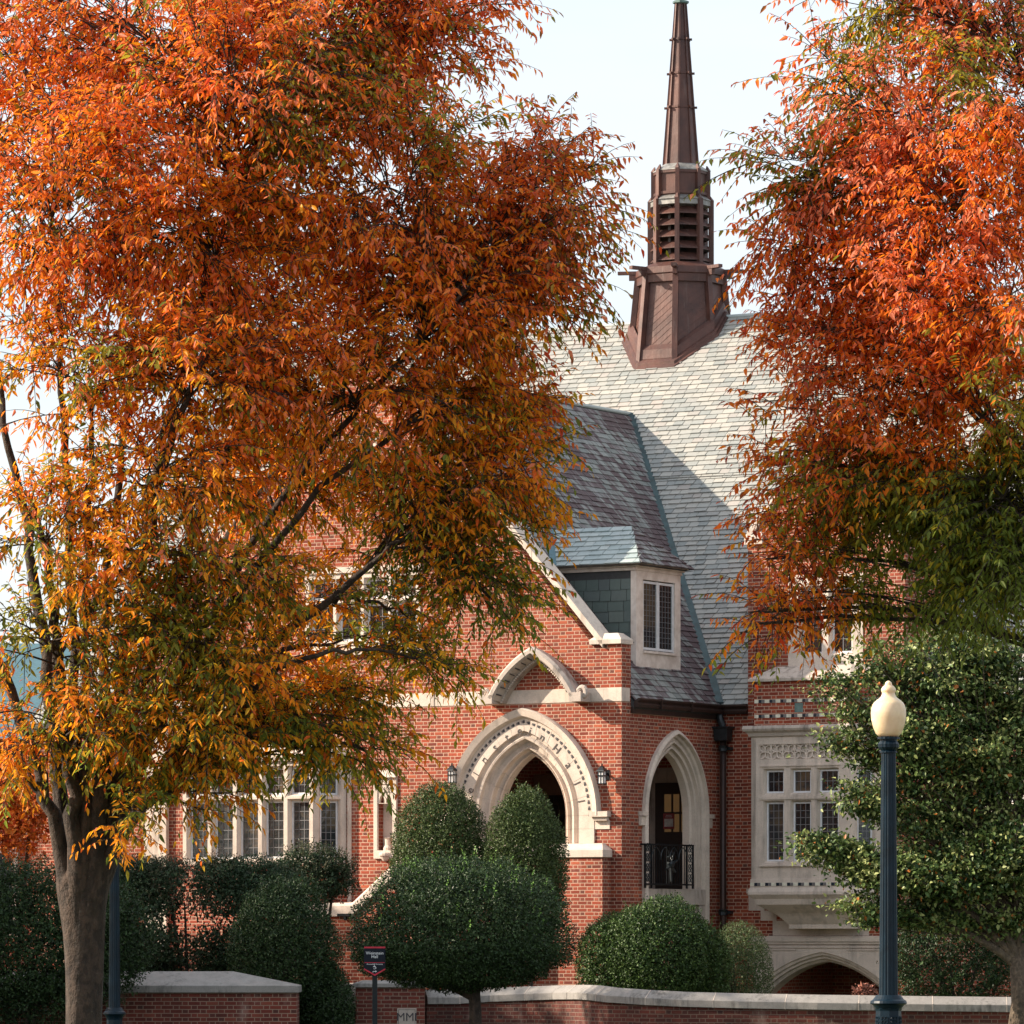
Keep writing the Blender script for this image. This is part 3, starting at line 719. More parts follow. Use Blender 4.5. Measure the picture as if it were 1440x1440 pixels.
# --- windows ------------------------------------------------------
def stone_window(name, x0, x1, z0, z1, cols, rows, fn, dep=-.03, jw=.16, mw=.13, tw=.12, parent=None, fr_d=.12, grid=(3, 2), mat='stone', cols_px=None, mid_to=.16, hood=False):
    """mullioned stone window; rows = list of fractions of the height per tier from the bottom"""
    outer = [(x0, z0), (x1, z0), (x1, z1), (x0, z1)]
    holes = []; hz = z1-z0-2*jw - tw*(len(rows)-1); tot_ = sum(rows); zc = z0+jw
    W = x1-x0-2*jw-mw*(cols-1); lw = W/cols
    for ri, rr_ in enumerate(rows):
        hh = hz*rr_/tot_
        for c_ in range(cols):
            xa = x0+jw+c_*(lw+mw); holes.append((xa, xa+lw, zc, zc+hh))
        zc += hh+tw
    ins = []
    for (xa, xb, za, zb) in holes: ins.append([(xa, za), (xb, za), (xb, zb), (xa, zb)])
    fb = MB()
    # splayed reveals: outer face holes a little larger than the inner
    sp_ = .035
    big = [[(xa-sp_, za-sp_), (xb+sp_, za-sp_), (xb+sp_, zb+sp_), (xa-sp_, zb+sp_)] for (xa, xb, za, zb) in holes]
    fb.prism(outer, fn, dep, dep+.001, big, back=False)
    for bg_, sm in zip(big, ins):
        fb.rings([[fn(s, dep+.002, z) for s, z in bg_], [fn(s, dep+.07, z) for s, z in sm], [fn(s, dep+.26, z) for s, z in sm]], cap=False)
    o2 = [(x0, z0), (x1, z0), (x1, z1), (x0, z1)]
    fb.rings([[fn(s, dep, z) for s, z in o2], [fn(s, dep+.26, z) for s, z in o2]], cap=False)
    wobj = fb.build(name, MT[mat], parent, norm=True)
    sashes = MB(); panes = MB(); cames = MB()
    for (xa, xb, za, zb) in holes:
        f_ = .035; D = dep+fr_d
        sashes.prism([(xa, za), (xb, za), (xb, zb), (xa, zb)], fn, D-.012, D+.03, [[(xa+f_, za+f_), (xb-f_, za+f_), (xb-f_, zb-f_), (xa+f_, zb-f_)]])
        panes.prism([(xa+f_-.004, za+f_-.004), (xb-f_+.004, za+f_-.004), (xb-f_+.004, zb-f_+.004), (xa+f_-.004, zb-f_+.004)], fn, D+.012, D+.022)
        nx_ = grid[0]; nz_ = max(2, round((zb-za)/((xb-xa)/grid[0]*1.25)))
        for i in range(1, nx_):
            x = xa+f_+(xb-xa-2*f_)*i/nx_; cames.prism([(x-.006, za+f_), (x+.006, za+f_), (x+.006, zb-f_), (x-.006, zb-f_)], fn, D+.004, D+.0115)
        for i in range(1, nz_):
            z = za+f_+(zb-za-2*f_)*i/nz_; cames.prism([(xa+f_, z-.006), (xb-f_, z-.006), (xb-f_, z+.006), (xa+f_, z+.006)], fn, D+.003, D+.011)
    split_build(sashes, 'sash_frame', MT['white'], wobj); split_build(panes, 'pane', MT['glass'], wobj); cames.build('leading', MT['leadcame'], wobj)
    return wobj
stone_window('mullioned_window', up0, up1, uz0, uz1, 4, [.66, .34], FRONT, parent=hall, jw=.13, mw=.14)
wsb = MB().box(up0-.08, up1+.08, -.09, .1, uz0-.16, uz0-.002).box(up0-.05, up1+.05, -.07, .1, uz1+.002, uz1+.12)
split_build(wsb, 'window_sill', MT['stone'], hall, bevel=.01)
stone_window('attic_window', at0-.12, at0+.56, az0-.12, az1+.12, 1, [1], FRONT, parent=hall, jw=.12, grid=(3, 3))
# ground floor stone bay (five lights and a canted one)
bz0, bz1 = dz0, dz1
bay_o = -.45; ba0, ba1 = fr(257, 0, bay_o)[0], fr(440, 0, bay_o)[0]
stone_window('bay_window', ba0, ba1, bz0, bz1, 5, [.68, .32], lambda s, d, z: (s, bay_o+d+.03, z), parent=hall, jw=.12, mw=.16)
LL = math.hypot(.45, .45)
cf = lambda s, d, z: (ba1+s*.7071-d*.7071-.021, bay_o+s*.7071+d*.7071+.021, z)
stone_window('bay_window', .002, .66, bz0, bz1, 1, [.68, .32], cf, parent=hall, jw=.15, grid=(3, 3))
q = [[(ba0-.05, .0, z), (ba0-.05+i_, bay_o-.06+i_, z), (ba1+.03, bay_o-.06+i_, z), (ba1+.55-i_, .0, z)] for z, i_ in ((bz1+.002, 0), (bz1+.14, 0), (bz1+.34, .22))]
MB().rings(q).build('bay_cornice', MT['stone'], hall, bevel=.01)
q = [[(ba0-.03, .0, z), (ba0-.03, bay_o-.05, z), (ba1+.03, bay_o-.05, z), (ba1+.52, .0, z)] for z in (-1.4, bz0-.002)]
MB().rings(q).build('bay_base', MT['brick'], hall)
sx0, sx1 = fr(206, 0)[0], fr(238, 0)[0]
MB().box(sx0, sx1, -.10, .0, -1.4, fr(206, 1010)[2]).box(sx0-.04, sx1+.04, -.13, .0, fr(206, 1128)[2], fr(206, 1118)[2]).build('stone_buttress', MT['stone'], hall, bevel=.01)
MB().box(ba1+.52, ba1+.60, -.03, .0, -1.4, fr(500, 1080)[2]).build('stone_quoin', MT['stone'], hall)

# ================================================================== ROOFS
def unit(v): v = Vector(v); return v.normalized()
UM = unit((0, 1, SM)); NM = unit((0, -SM, 1)); lm = math.hypot(BM-B, ZM-ZE)
roof = MB()
roof.rings([[(-16.6, B-.05, ZE-.06), (15.1, B-.05, ZE-.06), (15.1, BM, ZM-.01), (-16.6, BM, ZM-.01)], [(-16.6, B-.05, ZE-.20), (15.1, B-.05, ZE-.20), (15.1, BM, ZM-.2), (-16.6, BM, ZM-.2)]])
roof.rings([[(-16.6, 2*BM-B, ZE-.06), (15.1, 2*BM-B, ZE-.06), (15.1, BM+.002, ZM-.01), (-16.6, BM+.002, ZM-.01)], [(-16.6, 2*BM-B, ZE-.20), (15.1, 2*BM-B, ZE-.20), (15.1, BM+.002, ZM-.2), (-16.6, BM+.002, ZM-.2)]])
roof = roof.build('roof', MT['roof_base'], hall)
# gabled block on the right: front wall, roof
KX0, KX1, KB = .668, 4.04, 3.74; KC = (KX0+KX1)/2; KZ = 9.30; KS = 1.12; KA = KZ + KS*(KX1-KX0)/2
def ext_main(t):
    z = ZE + t*UM.z
    a0 = -(z-ZE)/SW + .06 if z < ZR else -16.5
    if t > lm+.2: return []
    z = min(z, ZM)
    out = [(a0, 15.0)]
    if z < KA-.1:                                    # cut by the gabled block (its roof dies into the slope)
        if z < KZ: c0, c1 = KX0, KX1
        else: c0, c1 = KX0+(z-KZ)/KS, KX1-(z-KZ)/KS
        out = [(a0, c0), (c1, 15.0)]
    if z < ZR: out.append((-16.5, AL+(z-ZE)/SW-.06))
    return out
slates('roof_slates', (0, B-.02, ZE-.02), (1, 0, 0), UM, NM, int(lm/.152)+1, ext_main, .152, .25, MT['slate'], roof, 3)
MB().tube([(-16.6, BM, ZM+.01), (-6.9, BM, ZM+.01)], .045, 8).tube([(-4.65, BM, ZM+.01), (15.1, BM, ZM+.01)], .045, 8).build('ridge_roll', MT['slate_light'], roof)
# wing roof
UWr = unit((-1, 0, SW)); NWr = unit((SW, 0, 1)); UWl = unit((1, 0, SW)); NWl = unit((-SW, 0, 1)); lw_ = math.hypot(AR, ZR-ZE)
wr = MB()
bv = lambda z: B+(z-ZE)/SM
wr.rings([[(.06, GT, ZE-.10), (.06, B+.05, ZE-.10), (AR, BR, ZR-.02), (AR, GT, ZR-.02)], [(.06, GT, ZE-.22), (.06, B+.05, ZE-.22), (AR, BR, ZR-.2), (AR, GT, ZR-.2)]])
wr.rings([[(AL-.06, GT, ZE-.10), (AL-.06, B+.05, ZE-.10), (AR-.002, BR, ZR-.02), (AR-.002, GT, ZR-.02)], [(AL-.06, GT, ZE-.22), (AL-.06, B+.05, ZE-.22), (AR-.002, BR, ZR-.2), (AR-.002, GT, ZR-.2)]])
wroof = wr.build('wing_roof', MT['roof_base'], hall)
def ext_wing(t):
    z = ZE-.06+t*UWr.z
    return [(GT+.01, bv(min(z, ZR))-.04)] if t <= lw_+.2 else []
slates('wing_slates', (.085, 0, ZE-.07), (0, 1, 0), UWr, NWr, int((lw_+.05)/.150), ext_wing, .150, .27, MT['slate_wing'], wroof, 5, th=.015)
slates('wing_slates', (AL-.085, 0, ZE-.07), (0, 1, 0), UWl, NWl, int((lw_+.05)/.150), ext_wing, .150, .27, MT['slate'], wroof, 6)
MB().tube([(AR, GT, ZR+.02), (AR, BR+.1, ZR+.02)], .04, 8).build('ridge_roll', MT['slate_light'], wroof)
vb = MB(); p0 = Vector((0.02, B-.06, ZE+.0)); p1 = Vector((AR, BR, ZR+.0)); n_ = (NM+NWr).normalized()
vb.beam(p0+n_*.03, p1+n_*.03, .16, .05, n_)
vb.build('valley_flashing', MT['valley'], wroof)
# gutters, hopper and downpipe
g = MB(); prf = [(.0, .0), (.13, .0), (.15, .05), (.12, .09), (.17, .14), (.17, .17), (.13, .17), (.0, .06)]
g.rings([[(.02+x, y, ZE-.19+z) for x, z in prf] for y in (GT+.01, B-.12)])
g.rings([[(x_, B-.0-x, ZE-.19+z) for x, z in prf] for x_ in (.03, KX0-.003)])
for y in (1.2, 2.4): g.box(.02, .20, y-.012, y+.012, ZE-.2, ZE-.01)
gut = g.build('gutter', MT['gutter'], hall)
MB().box(.001, .05, GT, B-.05, ZE-.30, ZE-.19).build('fascia', MT['gutter'], gut)
HX, HY_, = .17, B-.17
d = MB(); q = lambda s_, z: [(HX-s_, HY_-s_*.8, z), (HX+s_, HY_-s_*.8, z), (HX+s_, HY_+s_*.7, z), (HX-s_, HY_+s_*.7, z)]
zh1 = fr(1010, 1022, B-.2)[2]; zh0 = fr(1010, 1041, B-.2)[2]
d.rings([q(.12, zh0-.02), q(.14, zh0), q(.15, zh1-.05), q(.19, zh1-.02), q(.19, zh1)])
d.tube([(HX, HY_, zh1), (HX-.05, HY_-.02, zh1+.12), (HX-.12, HY_+.02, ZE-.15)], .07, 8)
hop = d.build('hopper_head', MT['pipe'], hall, bevel=.006)
zp0 = fr(1010, 1300, B-.2)[2]
MB().tube([(HX, HY_, zh0), (HX, HY_, -1.4)], .062, 12).build('downpipe', MT['gutter'], hall, smooth=True)
cl = MB()
for zz in (zh0-.16, fr(1010, 1283, B-.2)[2], 1.4):
    cl.lathe([(.062, -.06), (.085, -.05), (.075, 0), (.09, .05), (.062, .06)], (HX, HY_, zz), 12); cl.box(HX-.13, HX+.13, HY_+.05, B-.001, zz-.03, zz+.03)
split_build(cl, 'pipe_collar', MT['pipe'], hall)

# ================================================================== DORMER on the wing slope
DA = -.556; dy0, dy1 = 1.50, 3.20; dzb = 6.80; dzt_ = 8.66
dorm = MB().prism([(dy0, 0), (dy1, 0), (dy1, 1), (dy0, 1)], SIDE, 0, .1)  # replaced below
dorm = empty('dormer', (0, 0, 0), 0, hall)
cheek_a = lambda z: -(z-ZE)/SW
# cheeks as real side walls running back into the slope
for (yy, dirn) in ((dy0, -1), (dy1, 1)):
    pl = [(DA, dzb-.2), (DA, dzt_), (cheek_a(dzt_)-.3, dzt_), (cheek_a(dzb-.2)-.3, dzb-.2)]
    c_ = MB().rings([[(a, yy, z) for a, z in pl], [(a, yy-dirn*.08, z) for a, z in pl]]).build('cheek', MT['roof_base'], dorm)
    def ext_ch(t, yy=yy):
        z = dzb-.2+t
        return [(cheek_a(z)-.2, DA-.01)] if z < dzt_-.05 else []
    slates('cheek_slates', (0, yy, dzb-.2), (1, 0, 0), (0, 0, 1), (0, dirn, 0), 14, ext_ch, .205, .30, MT['slate_green'], c_, 9, th=.012)
# timber front
f_in = 1.0
wy0, wy1 = dy0+.26, dy1-.20; wz0, wz1 = 7.09, 8.44
fb = MB().prism([(dy0-.02, dzb-.14), (dy1+.02, dzb-.14), (dy1+.02, dzt_), (dy0-.02, dzt_)], lambda s, d, z: (DA-d, s, z), -.03, .09, [[(wy0, wz0), (wy1, wz0), (wy1, wz1), (wy0, wz1)]])
dfr = fb.build('dormer_front', MT['cream'], dorm, bevel=.006)
b = MB(); b.box(DA+.031, DA+.075, wy0-.02, wy1+.02, wz0-.05, wz0-.002)
for o_, z0, z1 in ((.05, dzt_-.06, dzt_), (.09, dzt_+.001, dzt_+.05), (.14, dzt_+.051, dzt_+.09)):
    b.box(-2.3, DA+o_, dy0-o_, dy1+o_, z0, z1)
split_build(b, 'cornice', MT['cream'], dorm, bevel=.005)
b = MB(); pn = MB(); cm = MB(); ym = (wy0+wy1)/2
for (ya, yb) in ((wy0+.02, ym-.012), (ym+.012, wy1-.02)):
    b.prism([(ya, wz0+.02), (yb, wz0+.02), (yb, wz1-.02), (ya, wz1-.02)], lambda s, d, z: (DA-d, s, z), .0, .05, [[(ya+.045, wz0+.065), (yb-.045, wz0+.065), (yb-.045, wz1-.065), (ya+.045, wz1-.065)]])
    pn.box(DA-.03, DA-.02, ya+.04, yb-.04, wz0+.06, wz1-.06)
    for i in range(1, 4): y = ya+.06+(yb-ya-.12)*i/4; cm.box(DA-.019, DA-.010, y-.006, y+.006, wz0+.08, wz1-.08)
    for i in range(1, 12): z = wz0+.08+(wz1-wz0-.16)*i/12; cm.box(DA-.018, DA-.011, ya+.06, yb-.06, z-.005, z+.005)
b.box(DA-.05, DA-.001, wy0, wy0+.018, wz0, wz1).box(DA-.05, DA-.001, wy1-.018, wy1, wz0, wz1).box(DA-.05, DA-.001, ym-.011, ym+.011, wz0, wz1)
split_build(b, 'casement', MT['white'], dorm); split_build(pn, 'pane', MT['glass'], dorm); cm.build('leading', MT['leadcame'], dorm)
# roof: ridge into the slope, hipped outer end
yc = (dy0+dy1)/2; ov = .20; ez = dzt_+.06; hz = plane_hit(888, 740, (0, yc, 0), (0, 1, 0)); hipA, hipZ = hz[0], hz[2]
e0, e1 = dy0-ov, dy1+ov; eA = DA+.22
run = yc-e0; rise = hipZ-ez
back = lambda z: cheek_a(z)-.15
A_ = (back(ez), e0, ez); B_ = (eA, e0, ez); C_ = (eA, e1, ez); D_ = (back(ez), e1, ez); H_ = (hipA, yc, hipZ-.02); K_ = (back(hipZ), yc, hipZ-.02)
rb = MB(); rb.face(A_, B_, H_, K_); rb.face(B_, C_, H_); rb.face(C_, D_, K_, H_); rb.face(*[tuple(Vector(p)+Vector((0, 0, -.03))) for p in (A_, B_, C_, D_)])
drf = rb.build('dormer_roof', MT['roof_base'], dorm)
ul = unit((0, run, rise)); nl = unit((0, -rise, run)); ll_ = math.hypot(run, rise)
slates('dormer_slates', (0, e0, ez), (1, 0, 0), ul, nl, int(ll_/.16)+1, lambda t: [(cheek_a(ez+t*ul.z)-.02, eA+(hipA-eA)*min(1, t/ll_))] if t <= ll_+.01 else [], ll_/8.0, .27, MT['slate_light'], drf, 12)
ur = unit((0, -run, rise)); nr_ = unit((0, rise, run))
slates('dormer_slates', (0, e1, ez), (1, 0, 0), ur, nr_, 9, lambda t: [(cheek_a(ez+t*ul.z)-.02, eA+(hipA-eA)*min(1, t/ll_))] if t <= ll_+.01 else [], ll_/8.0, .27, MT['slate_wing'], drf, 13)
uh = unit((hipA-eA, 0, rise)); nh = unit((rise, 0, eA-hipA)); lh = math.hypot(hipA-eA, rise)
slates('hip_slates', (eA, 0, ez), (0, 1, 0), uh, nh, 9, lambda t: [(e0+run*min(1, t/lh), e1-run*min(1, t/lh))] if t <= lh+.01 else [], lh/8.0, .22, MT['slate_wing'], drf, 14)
b = MB(); p_ = Vector((cheek_a(ez), e0, ez)); k_ = Vector((cheek_a(hipZ), yc, hipZ)); b.beam(p_+Vector((.05, -.03, .03)), k_+Vector((.05, 0, .05)), .13, .04, (1, -1, 1))
b.build('dormer_flashing', MT['teal'], dorm)

# ================================================================== SPIRE on the ridge
sp = empty('spire', (AR-.03, BM, 0), 0, hall)
SY = HALL_C.y + WW.y*BM + UU.y*(AR-.03); KPX = F/SY
zz_ = lambda py: CZ + (HY-py)/KPX
SXP = 720 + KPX*(HALL_C.x + WW.x*BM + UU.x*(AR-.03))
print('spire centre px', SXP, 'px/m', KPX)
def octo(r_, z): return [(r_*math.cos(R(22.5+45*k)), r_*math.sin(R(22.5+45*k)), z) for k in range(8)]
def vdir(k): return Vector((math.cos(R(22.5+45*k)), math.sin(R(22.5+45*k)), 0))
r1 = 61/KPX; rb_ = 73/KPX
bd = MB().rings([octo(rb_*1.02-.05, ZM-2.2), octo(rb_-.05, zz_(512)), octo(r1-.05, zz_(392))]).build('spire_base', MT['copper'], sp)
b = MB()                                              # posts, rails and diagonal boarding of the base
rr_ = lambda z: r1 + (rb_-r1)*(zz_(392)-z)/(zz_(392)-zz_(512))
for k in range(8):
    a = vdir(k); z0, z1 = ZM-2.1, zz_(390)
    b.beam(a*(rr_(z0)+.0)+Vector((0, 0, z0)), a*(rr_(z1)+.0)+Vector((0, 0, z1)), .12, .12, a)
for z in (zz_(397), ):
    for k in range(8):
        a, c = vdir(k), vdir(k+1); b.beam(a*(rr_(z)+.012)+Vector((0, 0, z)), c*(rr_(z)+.012)+Vector((0, 0, z)), .20, .07, (0, 0, 1)) if False else b.beam(a*(rr_(z)+.0)+Vector((0, 0, z)), c*(rr_(z)+.0)+Vector((0, 0, z)), .06, .16)
split_build(b, 'corner_post', MT['copper'], bd)
b = MB()
for k in range(8):
    a, c = vdir(k), vdir(k+1); mid_ = (a+c)/2; nrm = mid_.normalized(); tn = (c-a).normalized(); ap = math.cos(R(22.5))
    for i in range(22):
        z0 = ZM-1.9+i*.15; z1 = z0+.45; hwid = .30
        p0_ = nrm*(rr_(z0)*ap-.044)-tn*hwid+Vector((0, 0, z0)); p1_ = nrm*(rr_(z1)*ap-.044)+tn*hwid*.93+Vector((0, 0, z1))
        if z1 > zz_(408): continue
        b.beam(p0_-nrm*.004, p1_-nrm*.004, .010, .012, nrm)
b.build('board_batten', MT['copper'], bd)
# sloping rails and flashed curb where the base meets the roof
def roofz(x, y): return ZM - SM*abs(y)
def curb(r_, off):
    pts = []
    n = 12
    for k in range(8):
        a, c = vdir(k)*r_, vdir(k+1)*r_
        for i in range(n):
            p = a.lerp(c, i/n); pts.append((p.x, p.y, roofz(p.x, p.y)+off))
    return pts
ru = 1.03
MB().rings([curb(rb_*ru+.13, -.02), curb(rb_*ru+.13, .05), curb(rb_*ru+.08, .06), curb(rb_*ru+.08, .12), curb(rb_*ru+.03, .13), curb(rb_*ru-.12, .14)], cap=False).build('curb_flashing', MT['copper'], sp)
MB().rings([curb(rb_*ru-.0, .12), curb(rb_*ru+.01, .14), curb(rb_*ru-.01, .32), curb(rb_*ru-.1, .35)], cap=False).build('sloping_rail', MT['copper'], sp)
# collar and projecting beams
MB().rings([octo(r1+.02, zz_(392)), octo(r1+.06, zz_(390)), octo(r1+.05, zz_(381)), octo(r1-.02, zz_(379)), octo(.72, zz_(373))]).build('collar', MT['copper'], sp)
b = MB()
for k in range(8):
    a = vdir(k); z = zz_(383)
    b.beam(a*.80+Vector((0, 0, z)), a*(89/KPX)+Vector((0, 0, z)), .11, .07); b.beam(a*.80+Vector((0, 0, z-.10)), a*(73/KPX)+Vector((0, 0, z-.10)), .09, .12)
split_build(b, 'projecting_beam', MT['copper'], sp)
# louvred stage
rl = 45/KPX; zt, zb = zz_(285), zz_(374)
b = MB()
for k in range(8):
    a = vdir(k); b.beam(a*(rl-.03)+Vector((0, 0, zb)), a*(rl-.03)+Vector((0, 0, zt+.02)), .10, .11, a)
    b.rings([[tuple(a*(rl-.03)+Vector((x, y, zt+.02))) for x, y in ((-.05,-.05),(.05,-.05),(.05,.05),(-.05,.05))], [tuple(a*(rl-.06)+Vector((x, y, zt+.13))) for x, y in ((-.01,-.01),(.01,-.01),(.01,.01),(-.01,.01))]])
split_build(b, 'louvre_post', MT['copper'], sp)
b = MB()
for i in range(5):
    zc_ = zt-.10 - (i+.5)*(zt-.12-zb)/5.0
    for k in range(8):
        a, c = vdir(k), vdir(k+1)
        for (ro, ri, dz, th_) in ((rl-.02, rl-.17, .15, .022),):
            o0, o1, i0_, i1_ = a*ro, c*ro, a*ri, c*ri
            q0 = [tuple(o0+Vector((0, 0, zc_-.06))), tuple(o1+Vector((0, 0, zc_-.06))), tuple(i1_+Vector((0, 0, zc_+dz-.06))), tuple(i0_+Vector((0, 0, zc_+dz-.06)))]
            q1 = [(x, y, z-th_) for x, y, z in q0]; b.rings([q1, q0])
split_build(b, 'louvre', MT['copper'], sp)
MB().rings([octo(rl-.05, zt-.10), octo(rl-.02, zt-.10), octo(rl-.02, zt+.0), octo(rl+.01, zt+.01), octo(rl-.14, zt+.12), octo(41/KPX-.06, zt+.13)]).build('louvre_cap', MT['lead'], sp)
b = MB().lathe([(.10, 0), (.10, zt-zb)], (0, 0, zb), 8).box(-.5, .5, -.03, .03, zb, zt).box(-.03, .03, -.5, .5, zb, zt); b.build('inner_frame', MT['door'], sp)
rd = 41.5/KPX; z2 = zz_(243)
MB().rings([octo(rd-.065, zt+.05), octo(rd-.065, z2-.01)]).build('drum', MT['copper'], sp)
b = MB()
for k in range(8):
    a = vdir(k); b.beam(a*(rd-.04)+Vector((0, 0, zt+.04)), a*(rd-.04)+Vector((0, 0, z2+.02)), .09, .09, a)
    b.rings([[tuple(a*(rd-.04)+Vector((x, y, z2+.02))) for x, y in ((-.045,-.045),(.045,-.045),(.045,.045),(-.045,.045))], [tuple(a*(rd-.07)+Vector((x, y, z2+.13))) for x, y in ((-.01,-.01),(.01,-.01),(.01,.01),(-.01,.01))]])
    c = vdir(k+1)
    for z in (zt+.16, z2-.03): b.beam(a*(rd-.045)+Vector((0, 0, z)), c*(rd-.045)+Vector((0, 0, z)), .03, .06)
split_build(b, 'drum_post', MT['copper'], sp)
rs0, rs1 = 25/KPX, 7.6/KPX; zs0, zs1 = zz_(236), zz_(6)
MB().rings([octo(rd-.02, z2-.002), octo(rd-.02, z2+.02), octo(rs0+.03, zs0+.05), octo(rs0-.03, zs0+.06)]).build('drum_cap', MT['lead'], sp)
MB().rings([octo(rs0-.015, zs0-.02), octo(rs1-.01, zs1)]).build('spire_shaft', MT['copper'], sp)
b = MB()
for k in range(8):
    a = vdir(k); b.beam(a*rs0+Vector((0, 0, zs0)), a*rs1+Vector((0, 0, zs1)), .035, .035, a)
    for py in (152, 104, 56):
        z = zz_(py); t = (z-zs0)/(zs1-zs0); r_ = rs0+(rs1-rs0)*t
        b.beam(a*(r_-.01)+Vector((0, 0, z)), a*(r_+.07)+Vector((0, 0, z)), .045, .045)
for py in (152, 104, 56):
    z = zz_(py); t = (z-zs0)/(zs1-zs0); r_ = rs0+(rs1-rs0)*t
    b.rings([octo(r_+.004, z-.02), octo(r_+.004, z+.02)])
b.build('spire_rib', MT['copper'], sp)
MB().rings([octo(rs1+.01, zs1), octo(rs1+.06, zs1+.02), octo(rs1+.06, zs1+.06), octo(rs1-.03, zs1+.09), octo(.05, zs1+.12), octo(.07, zs1+.2), octo(.02, zs1+.5)]).build('finial', MT['verdigris'], sp)

# ================================================================== GABLED BLOCK with oriel
wx0, wx1 = fr(1109, 0, KB)[0], fr(1214, 0, KB)[0]; wz0_, wz1_ = fr(1150, 938, KB)[2], fr(1150, 808, KB)[2]
w_hole = [(wx0+.1, wz0_+.1), (wx1-.1, wz0_+.1), (wx1-.1, wz1_-.1), (wx0+.1, wz1_-.1)]
AX = fr(1157, 1352, KB)[0]; AW = 1.32; AZ = fr(1157, 1352, KB)[2]; AS = fr(1240, 1402, KB)[2]
h_low = arch_open(AW+.22, AZ-AS+.13, AX, AS, -1.4)
MB().prism([(KX0, -1.5), (KX1, -1.5), (KX1, KZ), (KC, KA), (KX0, KZ)], lambda s, d, z: (s, KB+d, z), 0, .4, [w_hole, h_low]).build('block_wall', MT['brick'], hall)
MB().box(KX0, KX0+.3, KB+.402, 8.5, ZE-1, KZ-.05).box(KX1-.3, KX1, KB+.402, 8.5, ZE-1, KZ-.05).build('block_wall', MT['brick'], hall)
bend = B+(KA-ZE)/SM
b = MB(); b.rings([[(KX0-.02, KB+.3, KZ-.03), (KX0-.02, bend-1.5, KZ-.03), (KC, bend, KA-.1), (KC, KB+.3, KA-.1)], [(KX0-.02, KB+.3, KZ-.12), (KX0-.02, bend-1.5, KZ-.12), (KC, bend, KA-.2), (KC, KB+.3, KA-.2)]])
b.rings([[(KX1+.02, KB+.3, KZ-.03), (KX1+.02, bend-1.5, KZ-.03), (KC+.002, bend, KA-.1), (KC+.002, KB+.3, KA-.1)], [(KX1+.02, KB+.3, KZ-.12), (KX1+.02, bend-1.5, KZ-.12), (KC+.002, bend, KA-.2), (KC+.002, KB+.3, KA-.2)]])
blr = b.build('block_roof', MT['roof_base'], hall)
ku = math.hypot(KC-KX0, KA-.07-KZ)
for sg, x0_ in ((1, KX0-.03), (-1, KX1+.03)):
    uu_ = unit((sg*(KC-KX0), 0, KA-.07-KZ)); nn_ = unit((-sg*(KA-.07-KZ), 0, KC-KX0))
    slates('block_slates', (x0_, 0, KZ-.02), (0, 1, 0), uu_, nn_, int(ku/.15), lambda t: [(KB+.42, B+(KZ+t*uu_.z-ZE)/SM+.1)], .15, .26, MT['slate'], blr, 31)
cp = MB()
for sg in (1, -1):
    f = (lambda x: x) if sg == -1 else (lambda x: 2*KC-x)
    for i in range(2):
        q = []
        for t in (i/2+(.002 if i else 0), (i+1)/2):
            x = KX0+(KC-KX0)*t; z = KZ+(KA-KZ)*t
            q.append([(f(x), KB-.06, z-.05), (f(x), KB-.06, z+.12), (f(x), KB+.2, z+.22), (f(x), KB+.44, z+.12), (f(x), KB+.44, z-.05)])
        cp.rings(q)
    xa, xb = sorted((f(KX0-.05), f(KX0+.35)))
    q = [[(xa, KB-.07, z), (xb, KB-.07, z), (xb, KB+.45, z), (xa, KB+.45, z)] for z in (KZ-.12, KZ+.04)]
    q.append([(xa+.08, KB+.02, KZ+.16), (xb-.08, KB+.02, KZ+.16), (xb-.08, KB+.36, KZ+.16), (xa+.08, KB+.36, KZ+.16)]); cp.rings(q)
cp.build('block_coping', MT['stone'], hall, bevel=.008)
stone_window('upper_window', wx0, wx1, wz0_, wz1_, 2, [1], lambda s, d, z: (s, KB+d, z), parent=hall, jw=.26, mw=.20, grid=(2, 2), dep=-.02)
# oriel plan: front, right cant, right return (mirrored on the left)
OB = 2.95; ox0, ox1 = fr(1056.5, 1100, OB)[0], fr(1195, 1100, OB)[0]; OC = .45
oxl, oxr = ox0, ox1
def oplan(z, g=0.0, back=None):
    yb = KB-.002 if back is None else back
    return [(oxl-OC-g*.4, yb, z) if False else (oxl-g, yb, z), (oxl-g, OB-g, z), (oxr+g*.4, OB-g, z), (oxr+OC+g, OB+OC-g*.4, z), (oxr+OC+g, yb, z)]
pzt = fr(1100, 958, OB)[2]; pz1 = fr(1100, 1020, OB)[2]
par_ = MB().rings([oplan(pz1+.002, -.04), oplan(pzt, -.04)]).build('oriel_parapet', MT['brick'], hall)
MB().rings([oplan(pzt+.001, .05), oplan(pzt+.06, .05), oplan(pzt+.30, -.35)], cap=True).build('oriel_cap', MT['stone_old'], hall, bevel=.006)
